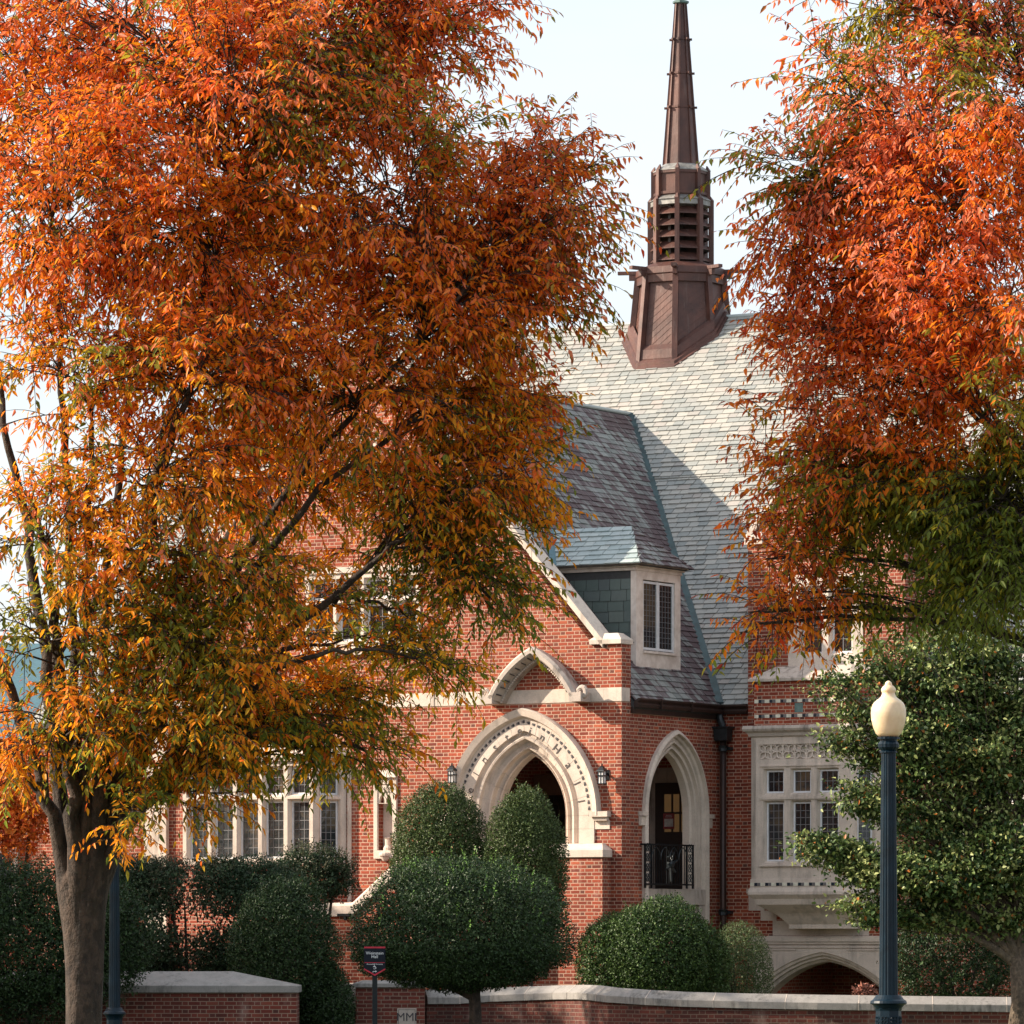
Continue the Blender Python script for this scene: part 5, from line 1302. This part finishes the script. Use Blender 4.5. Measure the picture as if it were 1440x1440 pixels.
def bez(p0, p1, p2, n): return [tuple(p0*(1-t)**2+p1*2*t*(1-t)+p2*t*t) for t in [i/n for i in range(n+1)]]
rnd = np.random.default_rng(7)
def rv(n=1): return rnd.normal(size=(n, 3))

def big_tree(name, base, fork_z, r0, blobs, label, palette_fn, seed, spray_density=1.0, extra_limbs=(), spray_len=.5, leaf_l=(.046, .100), group=None):
    """vase shaped street tree: base on the ground, blobs = (centre, (rx,ry,rz), weight)"""
    global rnd; rnd = np.random.default_rng(seed)
    e = empty(name, base); tag(e, label, 'tree', group); o = np.array(base, float)
    tb = MB()
    # trunk with flare and slight lean
    tp = []; tr = []
    for i in range(9):
        t = i/8; tp.append((.05*math.sin(t*2.2)+.02, .03*t, fork_z*t)); tr.append(r0*(1.28 if i == 0 else 1.08 if i == 1 else 1.0)*(1-.06*t) + (.070*t**3))
    for dz_, k_ in ((.07, .97), (.16, .86), (.28, .66), (.42, .40), (.52, .12)): tp.append((tp[8][0], tp[8][1], fork_z+dz_)); tr.append(tr[8]*k_)
    rr = []
    for p, rad in zip(tp, tr):
        rr.append([(p[0]+rad*(1+.07*math.sin(3*a+p[2]*1.5)+.04*math.sin(7*a+p[2]*3))*math.cos(a), p[1]+rad*(1+.07*math.sin(3*a+p[2]*1.5)+.04*math.sin(7*a+p[2]*3))*math.sin(a), p[2]) for a in [2*math.pi*k/20 for k in range(20)]])
    tb.rings(rr)
    fk = np.array([tp[8][0], tp[8][1], fork_z])
    limbs = []; mains = []
    for i, (tx_, ty_, tz_) in enumerate(extra_limbs):
        tgt = np.array([tx_, ty_, tz_])-o; d = tgt-fk; ang = math.atan2(d[1], d[0])
        st = np.array([fk[0]*.8+math.cos(ang)*r0*.50, fk[1]*.8+math.sin(ang)*r0*.50, fork_z-.75])
        s1 = np.array([fk[0]+math.cos(ang)*r0*.92, fk[1]+math.sin(ang)*r0*.8, fork_z-.02])
        horiz = np.array([d[0], d[1], 0]); ctrl = s1+horiz*.22+np.array([0, 0, d[2]*.55])
        pts = [tuple(st)]+bez(s1, ctrl, tgt, 18); pts = [tuple(np.array(p)+rv()[0]*.02*min(1, k/4)) for k, p in enumerate(pts)]
        ra = rnd.uniform(.058, .082); rads = [ra*.45]+[ra*1.22, ra*1.12]+[ra*(1-.66*(k/18)**.9) for k in range(2, 19)]
        tb.tube(pts, rads, 11); mains.append((pts, rads))
    for i, (c, rad, wgt) in enumerate(blobs):
        c = np.array(c)-o; best = None
        for (mp, mr) in mains:
            for k in range(6, 20):
                q = np.array(mp[k]); h = c-q; hz = math.hypot(h[0], h[1])
                cost = np.linalg.norm(h)+max(0, q[2]-c[2]+.45*hz)*1.6
                if best is None or cost < best[0]: best = (cost, q, mr[k], np.array(mp[k])-np.array(mp[k-1]))
        _, st, rs, dr_ = best; d = c-st; nd = np.linalg.norm(d)
        ctrl = st+dr_/np.linalg.norm(dr_)*nd*.45+np.array([0, 0, .06*nd])
        pts = bez(st, ctrl, c, 14); pts = [tuple(np.array(p)+rv()[0]*.016*min(1, k/3)) for k, p in enumerate(pts)]
        ra = min(rs*.85, .022+.018*nd); rads = [ra*(1-.72*(k/14)) for k in range(15)]
        tb.tube(pts, rads, 8); limbs.append((pts, rads, c, np.array(rad), wgt))
    P, D, Nn, BO = [], [], [], []
    for (pts, rads, c, rad, wgt) in limbs:
        ns = max(3, int(26*wgt*spray_density))
        for s_ in range(ns):
            k = int(len(pts)*rnd.uniform(.15, .98)); k = min(k, 13); p0 = np.array(pts[k])
            v = rv()[0]; v /= np.linalg.norm(v); rr_ = rnd.uniform(.45, 1.0)**.6; p2 = c+v*rad*rr_
            if np.linalg.norm(p2-p0) < .25: continue
            mid = (p0+p2)/2+np.array([0, 0, .18*np.linalg.norm(p2-p0)])+rv()[0]*.06
            sp_ = bez(p0, mid, p2, 7); sr = max(.007, rads[k]*.38)
            tb.tube(sp_, [max(.004, sr*(1-.8*i/7)) for i in range(8)], 5); bo = rnd.normal(0, .13)
            ntw = int(15*rnd.uniform(.7, 1.2)*(np.linalg.norm(p2-p0)/1.2)**.35)
            for q_ in range(ntw):
                f = rnd.uniform(.28, 1.0); i = min(6, int(f*7)); a = np.array(sp_[i])*(1-(f*7-i))+np.array(sp_[i+1])*(f*7-i)
                out = (a-c)/rad; out = out/(np.linalg.norm(out)+.3)
                dr_ = (np.array(sp_[i+1])-np.array(sp_[i])); dr_ /= np.linalg.norm(dr_)
                dd = dr_*.45+out*.6+rv()[0]*.45+np.array([0, 0, -.05]); dd /= np.linalg.norm(dd)
                tl = spray_len*rnd.uniform(.55, 1.15); end = a+dd*tl+np.array([0, 0, -.16*tl])
                md = a+dd*tl*.55+np.array([0, 0, .05*tl])
                tw = bez(a, md, end, 4); tb.tube(tw, [.0045, .004, .0032, .0026, .0018], 3, cap=False)
                nl = int(tl/.036)+2
                for j in range(nl):
                    u_ = .14+.86*j/(nl-1); ii = min(3, int(u_*4)); pp = np.array(tw[ii])*(1-(u_*4-ii))+np.array(tw[ii+1])*(u_*4-ii)
                    td = np.array(tw[ii+1])-np.array(tw[ii]); td /= np.linalg.norm(td)
                    sd_ = np.cross(td, [0, 0, 1.0]); sd_ /= (np.linalg.norm(sd_)+1e-6); s2 = 1 if j % 2 else -1
                    if rnd.random() < .18: continue
                    ld = td*.55+sd_*s2*.75+np.array([0, 0, -.62])+rv()[0]*.34
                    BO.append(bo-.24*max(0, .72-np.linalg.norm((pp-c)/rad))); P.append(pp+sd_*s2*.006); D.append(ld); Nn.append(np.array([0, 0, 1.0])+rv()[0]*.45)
    P = np.array(P); D = np.array(D); Nn = np.array(Nn); n = len(P)
    ln = rnd.uniform(leaf_l[0], leaf_l[1], n); wd = ln*rnd.uniform(.30, .40, n)
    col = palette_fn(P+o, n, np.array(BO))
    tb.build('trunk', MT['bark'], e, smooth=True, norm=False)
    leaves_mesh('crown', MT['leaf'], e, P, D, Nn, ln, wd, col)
    print(name, 'leaves', n); return e

RED = (.66, .070, .022); DRED = (.38, .045, .03); ORR = (.88, .165, .024); ORA = (.93, .26, .016); GLD = (.93, .40, .018); YEL = (.78, .48, .05); OLV = (.42, .33, .022); GRN = (.15, .19, .028); PNK = (.88, .27, .13); BRN = (.32, .12, .035)
def pal_left(p, n, bo):
    z = p[:, 2]; x = p[:, 0]
    big = vnoise(p, 1.3, 3); sm = vnoise(p, 5.0, 5)
    zt = np.clip((z-2.2)/7.2, 0, 1)
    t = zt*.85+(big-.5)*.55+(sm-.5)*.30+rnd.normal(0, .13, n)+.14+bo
    t = t-.22*np.clip((x+1.6)/1.0, 0, 1)*np.clip((7.4-z)/1.2, 0, 1)*np.clip((z-3.4)/.8, 0, 1)
    t = np.where(x > .45, t-.10*np.clip((x-.45)*2, 0, 1), t)
    c = pal([GRN, OLV, GLD, ORA, GLD, ORA, ORA, ORR, ORA, PNK, ORR], t*.92)
    k = vnoise(p, 2.2, 11)+rnd.normal(0, .16, n)
    c = np.where((k < .17)[:, None], pal([GRN, OLV], rnd.random(n)), c)
    rim = ((x > .25)&(z > 5.8)&(rnd.random(n) < .38))|((z > 6)&(rnd.random(n) < .12)); c = np.where(rim[:, None], pal([OLV, BRN, RED], rnd.random(n)), c)
    r_ = rnd.random(n); c = np.where((r_ < .05)[:, None], np.array(ORR)*.85, c); c = np.where(((r_ > .93)&(zt > .3))[:, None], np.array(PNK), c)
    return np.clip(c*rnd.uniform(.82, 1.25, (n, 1)), 0, .96)
def pal_right(p, n, bo):
    z = p[:, 2]; x = p[:, 0]
    big = vnoise(p, 1.5, 23); sm = vnoise(p, 4.5, 25)
    zt = np.clip((z-3.6)/5.5, 0, 1)
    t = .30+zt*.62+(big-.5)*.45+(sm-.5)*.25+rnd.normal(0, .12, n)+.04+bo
    low = np.clip((5.9-z)/1.0, 0, 1)*np.clip((x-2.75)/.5, 0, 1); t = t-low*.95
    c = pal([GRN, GRN, OLV, GLD, ORA, ORA, ORR, ORA, ORR, PNK], t)
    lf = (x < 2.75)&(rnd.random(n) < .30)&(z > 3.2); c = np.where(lf[:, None], pal([DRED, BRN, RED, ORR], rnd.random(n)), c)
    k = vnoise(p, 2.0, 31)+rnd.normal(0, .16, n); c = np.where((k < .22)[:, None], pal([GRN, OLV], rnd.random(n)), c)
    return np.clip(c*rnd.uniform(.80, 1.2, (n, 1)), 0, .96)
YT = 42.0; KT = F/YT
def blob(px, py, rx, ry, dy=0.0, w=1.0, ry_m=None):
    v = at(px, py, YT+dy); return ((v.x, v.y, v.z), (rx*1.06/KT, ry_m or max(.6, (rx+ry)/2/KT*.85), ry/KT), w)
def ml(px, py, dy): v = at(px, py, YT+dy); return (v.x, v.y, v.z)
LM = [ml(-70, 800, -.6), ml(0, 560, .2), ml(80, 420, -.9), ml(130, 600, -1.3), ml(190, 460, .5), ml(260, 560, -1.2), ml(310, 330, -.4), ml(400, 480, -.7), ml(570, 500, -.6), ml(530, 790, -.4), ml(480, 660, -.8), ml(410, 925, -.9), ml(50, 700, -1.3)]
RM = [ml(1560, 560, .5), ml(1480, 200, -.3), ml(1400, 620, .2), ml(1620, 40, .2), ml(1330, 350, .3), ml(1450, 760, -.3)]
left_blobs = [
 blob(150, 20, 300, 200, .3, 2.6), blob(-60, 60, 200, 200, .5, 1.2), blob(330, 110, 220, 170, -1.0, 2.0), blob(480, -10, 210, 160, .2, 1.8), blob(630, -40, 105, 110, 0, .9), blob(640, 70, 70, 50, .3, .45),
 blob(600, 150, 80, 70, .3, .5), blob(520, 240, 180, 140, -.8, 1.6), blob(700, 290, 130, 100, .2, 1.3), blob(815, 280, 72, 62, 0, .7), blob(770, 210, 55, 50, .3, .40), blob(800, 375, 50, 50, .2, .35),
 blob(80, 260, 210, 160, -1.1, 1.8), blob(250, 330, 220, 170, -.9, 2.1), blob(400, 420, 200, 130, .9, 1.6), blob(620, 420, 170, 110, -.4, 1.5), blob(740, 455, 80, 75, .2, .8),
 blob(80, 520, 150, 110, -1.3, .55), blob(270, 520, 190, 120, -1.2, 1.7), blob(480, 560, 170, 110, -.9, 1.5), blob(660, 560, 130, 75, .2, 1.1), blob(725, 640, 80, 65, 0, .8),
 blob(230, 660, 170, 100, -1.2, 1.0), blob(410, 670, 150, 75, .8, 1.1), blob(610, 680, 125, 60, -.3, 1.05), blob(690, 760, 80, 55, .1, .6),
 blob(60, 760, 130, 90, -1.4, .65), blob(200, 800, 150, 80, -1.3, .8), blob(330, 800, 90, 65, -.9, .75), blob(560, 760, 90, 22, .2, .2), blob(450, 860, 80, 45, -.3, .32), blob(575, 870, 55, 40, .2, .2), blob(690, 840, 65, 55, 0, .7),
 blob(70, 900, 150, 70, -1.2, .7), blob(260, 920, 150, 65, -1.1, .95), blob(430, 985, 130, 34, .3, .9), blob(480, 900, 90, 25, .4, .25), blob(620, 945, 60, 25, 0, .4),
 blob(90, 1020, 130, 55, -1.3, .55), blob(270, 1020, 150, 60, -1.0, .95), blob(430, 1030, 110, 45, -.3, .8), blob(520, 1055, 65, 32, 0, .42), blob(270, 1110, 75, 40, -.6, .4), blob(180, 1170, 38, 36, -.9, .16), blob(20, 1090, 60, 60, -.8, .22),
 blob(-190, 400, 150, 300, .6, .6),
]
big_tree('autumn_tree', (at(106, 0, YT).x, YT, 0), 2.05, .148, left_blobs, 'large orange and gold tree with forked trunk filling the left of the view', pal_left, 7, 1.12, extra_limbs=LM)
right_blobs = [
 blob(1330, -20, 190, 130, .2, 1.7), blob(1190, -10, 95, 70, 0, .75), blob(1165, 90, 60, 60, .2, .45), blob(1280, 140, 140, 90, -.6, 1.3), blob(1410, 160, 130, 130, -.9, 1.3),
 blob(1110, 250, 72, 55, 0, .60), blob(1200, 260, 120, 85, -.2, 1.1), blob(1350, 290, 150, 100, -.9, 1.3), blob(1100, 345, 62, 48, 0, .5), blob(1160, 390, 90, 65, .1, .85), blob(1290, 420, 150, 90, -.7, 1.3), blob(1430, 430, 110, 110, -1.0, 1.0),
 blob(1150, 490, 85, 50, .1, .65), blob(1240, 540, 125, 75, -.4, 1.2), blob(1390, 570, 130, 90, -1, 1.2), blob(1090, 575, 48, 42, .1, .26), blob(1130, 655, 66, 55, .2, .95), blob(1115, 720, 42, 34, .1, .35), blob(1165, 760, 50, 20, .1, .25), blob(1110, 735, 52, 35, .2, .34), blob(1250, 660, 120, 65, -.3, 1.1), blob(1400, 700, 120, 80, -.9, 1.2),
 blob(1205, 685, 65, 28, .1, .25), blob(1350, 745, 62, 40, -.3, 1.0), blob(1410, 800, 100, 60, -.7, 1.3), blob(1075, 785, 30, 36, .1, .42), blob(1068, 860, 24, 34, .1, .38), blob(1360, 825, 55, 28, -.2, .6), blob(1055, 880, 26, 26, .1, .08),
 blob(1600, 300, 200, 350, 0, 2.0), blob(1600, 750, 200, 150, 0, 1.2),
]
big_tree('autumn_tree', (at(1720, 0, YT+.5).x, YT+.5, 0), 2.1, .17, right_blobs, 'red and orange tree reaching in from the right edge above the lamp', pal_right, 19, .88, extra_limbs=RM)

# ---------------------------------------------------------------- evergreen shrubs
def shrub_leaves(c, rad, n, lsz, shell=(.86, 1.0), shape='dome', seed=1, rough=.05):
    rg = np.random.default_rng(seed); v = rg.normal(size=(n, 3)); v /= np.linalg.norm(v, axis=1, keepdims=True)
    z = v[:, 2].copy()
    if shape == 'cone': f = np.where(z > 0, 1, 1.0)
    r_ = rg.uniform(shell[0]**3, shell[1]**3, n)**(1/3)
    bump_ = 1+rough*(vnoise(v*3.0, 2.2, seed)-.5)*2.6+rough*1.3*(vnoise(v*9.0, 2.2, seed+1)-.5)*2
    p = v*r_[:, None]*bump_[:, None]
    if shape == 'cone':
        t = np.clip((p[:, 2]+1)/2, 0, 1); s = np.sqrt(np.clip(1-t**2.2, 0.0, 1))/np.sqrt(np.clip(1-p[:, 2]**2, .02, 1)); p[:, :2] *= np.clip(s, 0, 1.4)[:, None]
    elif shape == 'box':
        q = np.abs(p)**.62*np.sign(p); p = q
    elif shape == 'umbrella':
        p[:, 2] = np.where(p[:, 2] < 0, p[:, 2]*.55, p[:, 2])
    P = p*np.array(rad)+np.array(c)
    out = v+rg.normal(size=(n, 3))*.75
    D = rg.normal(size=(n, 3))*.8+v*.5+np.array([0, 0, .15])
    return P, D, out, rg
def shrub(name, c, rad, n, lsz, label, cat='shrub', shape='dome', seed=1, cols=None, rough=.08, group=None, stem=None, sprigs=0, pieces=(), sprig_col=None, inner=.35, ws=.5):
    cols = cols or [(.018, .040, .018), (.030, .060, .024), (.045, .085, .030), (.024, .050, .026)]
    e = empty(name, (c[0], c[1], 0)); tag(e, label, cat, group); o = np.array([c[0], c[1], 0])
    PP, DD, NN, CC, LN = [], [], [], [], []
    for k, (cc_, rr_, nn_) in enumerate([(c, rad, n)]+list(pieces)):
        P, D, O_, rg = shrub_leaves(cc_, rr_, nn_, lsz, shape=shape, seed=seed+k*7, rough=rough)
        col = pal(cols, np.clip(vnoise(P, 4.0/max(.4, rr_[0]), seed)*.7+rg.normal(.15, .22, nn_), 0, 1))
        P2, D2, O2, rg2 = shrub_leaves(cc_, rr_, int(nn_*inner), lsz, shell=(.40, .86), shape=shape, seed=seed+k*7+3, rough=rough)
        PP += [P, P2]; DD += [D, D2]; NN += [O_, O2]; CC += [col, pal(cols, rg2.random(len(P2)))]; LN += [np.full(len(P), 1.0), np.full(len(P2), 1.9)]
        # loose shoots poking out of the clipped outline
        ns = int(sprigs*(1 if k == 0 else .5)); tw = []
        for s_ in range(ns):
            v = rg.normal(size=3); v[2] = abs(v[2])+.2; v /= np.linalg.norm(v); p0 = v*np.array(rr_)*.95+np.array(cc_)
            l_ = rg.uniform(.08, .26)*(1.0); dd = v*.5+np.array([0, 0, 1.0])+rg.normal(size=3)*.25; dd /= np.linalg.norm(dd); m_ = int(l_/.016)
            t = np.linspace(0, 1, m_)[:, None]; PP.append(p0+dd*t*l_); DD.append(rg.normal(size=(m_, 3))+dd*.8); NN.append(rg.normal(size=(m_, 3))+np.array([0, 0, .6]))
            CC.append(np.tile(np.array(sprig_col or cols[-2])*rg.uniform(.9, 1.7), (m_, 1))); LN.append(np.full(m_, .9))
    P = np.concatenate(PP); D = np.concatenate(DD); Nn = np.concatenate(NN); C_ = np.concatenate(CC); LN = np.concatenate(LN)
    rg = np.random.default_rng(seed+99); ln = lsz*rg.uniform(.7, 1.25, len(P))*LN; ok = P[:, 2] > .02
    P, D, Nn, C_, ln = P[ok], D[ok], Nn[ok], C_[ok], ln[ok]
    C_ = C_*rg.uniform(.45, 1.6, (len(P), 1))
    sb = MB()
    zc = c[2]
    for i in range(5):
        a = rg.uniform(0, 6.28); top = np.array([c[0]+rad[0]*.55*math.cos(a), c[1]+rad[1]*.5*math.sin(a), c[2]+rad[2]*.3])-o
        st = np.array([rad[0]*.12*math.cos(a), rad[1]*.12*math.sin(a), 0 if c[1] < 88 else -1.2])
        if stem: st = np.array([stem[0]-c[0]+.02*math.cos(a), .02*math.sin(a), stem[1]])
        sb.tube(bez(st, (st+top)/2*np.array([.5, .5, 1.2]), top, 6), [.045-.005*j for j in range(7)], 6)
    if stem:
        h = stem[1]; sb.tube([(stem[0]-c[0], 0, 0), (stem[0]-c[0]+.02, 0, h*.5), (stem[0]-c[0]-.01, 0, h+.15)], [.115, .10, .095], 12)
        for tx, tz in stem[2]: sb.tube(bez(np.array([stem[0]-c[0], 0, h-.12]), np.array([(tx)*.35, .0, h+.18]), np.array([tx, .1, tz]), 7), [.06, .055, .05, .045, .04, .035, .03, .02], 8)
    sb.build('stem', MT['bark'], e, smooth=True, norm=False)
    leaves_mesh('foliage', MT['holly'], e, P-o, D, Nn, ln, ln*ws, C_, fold=.18)
    return e
def sc(px, py, Y): v = at(px, py, Y); return (v.x, v.y, v.z)
def sr(rx, ry, Y, d=None): k = Y/F; return (rx*k, d if d else rx*k*.9, ry*k)
DG = [(.016, .034, .014), (.026, .050, .018), (.042, .072, .024), (.020, .040, .018)]
MG = [(.024, .050, .017), (.042, .080, .022), (.075, .12, .032), (.034, .060, .022)]
CG = [(.036, .060, .020), (.060, .092, .028), (.095, .125, .042), (.045, .07, .026)]
g_ = 'clipped evergreen bushes in front of the hall'
# umbrella-shaped bush on a trunk
tx = at(667, 0, 80).x
shrub('holly_bush', sc(648, 1326, 80), sr(160, 126, 80, 1.35), 46000, .042, 'wide umbrella-shaped dark holly on a bare curved trunk behind the navy sign', 'shrub', 'umbrella', 3, DG, .04, g_, stem=(tx, .75, [(-1.0, 1.15), (-.6, 1.35), (.8, 1.2), (.5, 1.4)]), sprigs=110, sprig_col=(.11, .20, .045))
shrub('clipped_bush', sc(620, 1208, 88.5), sr(71, 110, 88.5), 34000, .036, 'rounded evergreen cone left of the porch arch, topped just below the wall lantern', 'shrub', 'dome', 11, CG, .03, g_, sprigs=14)
shrub('clipped_bush', sc(738, 1222, 87.8), sr(60, 116, 87.8), 32000, .036, 'evergreen cone standing right in the porch arch opening', 'shrub', 'dome', 17, CG, .035, g_, sprigs=16)
shrub('clipped_bush', sc(930, 1345, 87), sr(80, 86, 87), 21000, .042, 'large double-lobed evergreen dome under the lancet window', 'shrub', 'dome', 23, MG, .045, g_, sprigs=25, pieces=[(sc(866, 1355, 87.3), sr(58, 72, 87), 12000), (sc(985, 1360, 87.2), sr(45, 60, 87), 7000)])
shrub('clipped_bush', sc(1040, 1372, 89), sr(48, 78, 89), 15000, .026, 'small pale green dense dome at the foot of the oriel beside the arched opening', 'shrub', 'dome', 29, [(.05, .085, .03), (.08, .12, .045), (.11, .13, .055), (.06, .10, .035)], .02, g_)
shrub('clipped_bush', sc(400, 1350, 85.9), sr(80, 122, 85.9, .9), 26000, .042, 'tall rounded evergreen bush rising behind the hipped wall end', 'shrub', 'dome', 37, DG, .045, g_, sprigs=20, pieces=[(sc(455, 1420, 85.8), sr(45, 70, 85.8, .6), 9000)])
# hedge behind the left wall
e_c = sc(260, 1290, 88)
HB = [(.020, .042, .022), (.030, .055, .026), (.040, .065, .030), (.060, .060, .032)]
shrub('tall_hedge', sc(265, 1296, 87.5), (2.1, .75, 1.12), 62000, .042, 'long loose hedge with reddish tips under the bay window', 'hedge', 'box', 41, HB, .12, None, sprigs=320, sprig_col=(.10, .065, .04), inner=.5)
shrub('tall_hedge', sc(440, 1232, 91), (.80, .5, .52), 9000, .042, 'upper clump of leggy hedge with upright twigs at the foot of the bay window', 'hedge', 'dome', 47, HB, .15, None, sprigs=90, sprig_col=(.07, .07, .04))
shrub('dark_bush', sc(30, 1330, 82.8), (1.75, .8, 1.42), 40000, .042, 'big dark bush at the lower left corner behind the orange tree trunk', 'shrub', 'dome', 53, DG, .14, None, sprigs=80, pieces=[(sc(150, 1320, 83.2), (.8, .6, .95), 12000), (sc(-90, 1280, 83), (1.2, .8, 1.4), 9000)])
shrub('dark_bush', sc(1345, 1345, 84.5), (1.05, .6, 1.0), 26000, .045, 'dark airy bush behind the coping under the green tree at the right', 'shrub', 'dome', 59, DG, .16, None, inner=.05)
shrub('potted_sprig', sc(1216, 1394, 82.9), (.18, .10, .12), 260, .045, 'small pinkish sprig of leaves just above the wall coping left of the lamp', 'plant', 'dome', 61, [(.30, .12, .09), (.22, .10, .07)], .3, None, inner=.3)
shrub('red_maple', sc(15, 1140, 102), (.9, .7, .85), 5000, .08, 'small bright orange red tree far behind the trunk at the left edge', 'tree', 'dome', 67, [(.50, .10, .03), (.62, .22, .03), (.45, .07, .03)], .3, None, inner=.3)

# ---------------------------------------------------------------- broad-leaved green tree on the right
def green_tree(base, blobs, label, seed):
    global rnd; rnd = np.random.default_rng(seed)
    e = empty('holly_tree', base); tag(e, label, 'tree'); o = np.array(base); tb = MB()
    tb.tube([(0, 0, -.1), (.03, 0, .6), (-.02, 0, 1.3)], [.26, .19, .17], 14)
    P, D, Nn, C_ = [], [], [], []
    for (c, rad, w) in blobs:
        c = np.array(c)-o; rad = np.array(rad); st = np.array([0, 0, 1.1]); h = np.array([c[0], c[1], 0])
        pts = bez(st, st+h*.3+np.array([0, 0, max(.3, (c[2]-1)*.7)]), c, 10); tb.tube(pts, [.085*(1-.08*i) for i in range(11)], 7)
        for s_ in range(int(20*w)):
            k = rnd.integers(4, 10); p0 = np.array(pts[k]); v = rv()[0]; v /= np.linalg.norm(v); p2 = c+v*rad*rnd.uniform(.35, 1)**.5
            sp_ = bez(p0, (p0+p2)/2+rv()[0]*.08, p2, 5); tb.tube(sp_, [.016-.0025*i for i in range(6)], 4)
            m_ = int(rnd.uniform(5, 9))                # small leafy clumps along each branch
            for q_ in range(m_):
                f = rnd.uniform(.35, 1.05)*5; i = min(4, int(f)); a = np.array(sp_[i])+(np.array(sp_[i+1])-np.array(sp_[i]))*(f-i)
                cs = rnd.uniform(.07, .17); nn_ = int(rnd.uniform(14, 30)); q = rnd.normal(size=(nn_, 3))*cs*np.array([1.2, 1.1, .42])
                P.append(a+q); D.append(rnd.normal(size=(nn_, 3))+v*.5); Nn.append(rnd.normal(size=(nn_, 3))*.45+np.array([-.25, -.15, .8]))
                tone = rnd.uniform(0, 1); cc = pal([(.020, .040, .014), (.045, .080, .024), (.085, .135, .036), (.16, .20, .06), (.34, .36, .14)], np.clip(tone+rnd.normal(0, .16, nn_), 0, 1))
                r_ = rnd.random(nn_) < .025; cc[r_] = (.35, .12, .03); C_.append(cc)
    P = np.concatenate(P); D = np.concatenate(D); Nn = np.concatenate(Nn); C_ = np.concatenate(C_); n = len(P)
    ln = rnd.uniform(.055, .10, n); tb.build('trunk', MT['bark2'], e, smooth=True, norm=False)
    leaves_mesh('crown', MT['holly'], e, P, D, Nn, ln, ln*.62, C_, fold=.25); print('green leaves', n)
YG = 79.0; KG = F/YG
def gb(px, py, rx, ry, dy=0, w=1): v = at(px, py, YG+dy); return ((v.x, v.y, v.z), (rx/KG, (rx+ry)/2/KG*.8, ry/KG*.86), w*.95)
gblobs = [gb(1330, 930, 110, 60, 0, 3.2), gb(1430, 960, 90, 90, .2, 2.6), gb(1235, 930, 55, 42, 0, .9), gb(1200, 980, 60, 34, -.3, 1.1), gb(1290, 1030, 80, 55, -.3, 2.0), gb(1390, 1060, 90, 70, -.3, 2.6), gb(1200, 1045, 45, 28, 0, .7),
  gb(1205, 1115, 50, 26, -.3, .9), gb(1300, 1130, 80, 55, 0, 2.0), gb(1165, 1190, 52, 28, -.2, 1.1), gb(1225, 1220, 60, 40, -.3, 1.6), gb(1320, 1215, 90, 50, -.5, 2.6), gb(1420, 1200, 80, 60, -.4, 2.4), gb(1215, 1275, 38, 34, -.3, .8), gb(1300, 1285, 60, 30, 0, 1.2), gb(1400, 1285, 70, 35, 0, 1.3), gb(1170, 960, 28, 12, 0, .22), gb(1360, 900, 80, 35, .3, 1.4), gb(1500, 1100, 80, 200, 0, 3)]
green_tree((at(1436, 0, YG).x, YG, 0), gblobs, 'leafy green holly tree with pale trunk behind the lamp post at right', 71)

# ================================================================== BEYOND THE HALL AND OFF TO THE SIDE
bgb = empty('far_building', (-14.5, 125, 0)); tag(bgb, 'distant brick building with teal window bays glimpsed left of the big trunk', 'building')
MB().box(-8, 4.6, 0, 14, -1, 6.6).build('wall', MT['brick'], bgb)
MB().box(-8, 4.7, -.06, -.001, 4.2, 4.7).box(4.2, 4.8, -.10, 13, -1, 6.9).build('stone_trim', MT['stone'], bgb)
b = MB(); b.rings([[(-8.2, -.3, 6.6), (4.9, -.3, 6.6), (4.9, 14, 6.6), (-8.2, 14, 6.6)], [(-8.2, 6.5, 9.4), (2.9, 6.5, 9.4), (2.9, 7.5, 9.4), (-8.2, 7.5, 9.4)]]); b.build('roof', MT['teal'], bgb)
for x in (-2.2, 1.4):
    w = MB().box(x-.7, x+.7, -.10, -.002, 1.6, 3.9).build('window', MT['stone'], bgb); MB().box(x-.55, x-.05, -.13, -.101, 1.75, 3.75).box(x+.05, x+.55, -.13, -.101, 1.75, 3.75).build('pane', MT['glass'], w)
def shade_tree(x, y, h, r_, seed, label):
    rg = np.random.default_rng(seed); e = empty('side_tree', (x, y, 0)); tag(e, label, 'tree', 'trees off to the left')
    tb = MB(); tb.tube([(0, 0, -.1), (.1, 0, h*.35), (0, .1, h*.8)], [.3, .22, .08], 10)
    n = 9000; P = []; 
    for k in range(26):
        v = rg.normal(size=3); v /= np.linalg.norm(v); c = np.array([0, 0, h*.62])+v*np.array([r_*.75, r_*.75, h*.30]); tb.tube(bez(np.array([0, 0, h*.3]), np.array([c[0]*.3, c[1]*.3, c[2]*.8]), c, 6), [.09-.012*i for i in range(7)], 6)
        q = rg.normal(size=(n//26, 3)); q /= np.linalg.norm(q, axis=1, keepdims=True); P.append(c+q*rg.uniform(.2, 1, (len(q), 1))**.5*r_*.36)
    P = np.concatenate(P); n = len(P); tb.build('trunk', MT['bark'], e, smooth=True, norm=False)
    leaves_mesh('crown', MT['leaf'], e, P, rg.normal(size=(n, 3)), rg.normal(size=(n, 3)), rg.uniform(.16, .26, n), rg.uniform(.10, .16, n), pal([OLV, GLD, ORA], rg.random(n)))
for i, (x, y, h, r_) in enumerate([(-19, 80, 11.5, 3.6), (-20, 87.5, 12.2, 3.8), (-19.5, 95, 10.5, 3.4), (-24, 84, 12.5, 4), (-23, 100, 11, 3.6), (-14, 82.3, 10.2, 3.3)]):
    shade_tree(x, y, h, r_, 200+i, 'mature street tree standing off to the left of the hall')
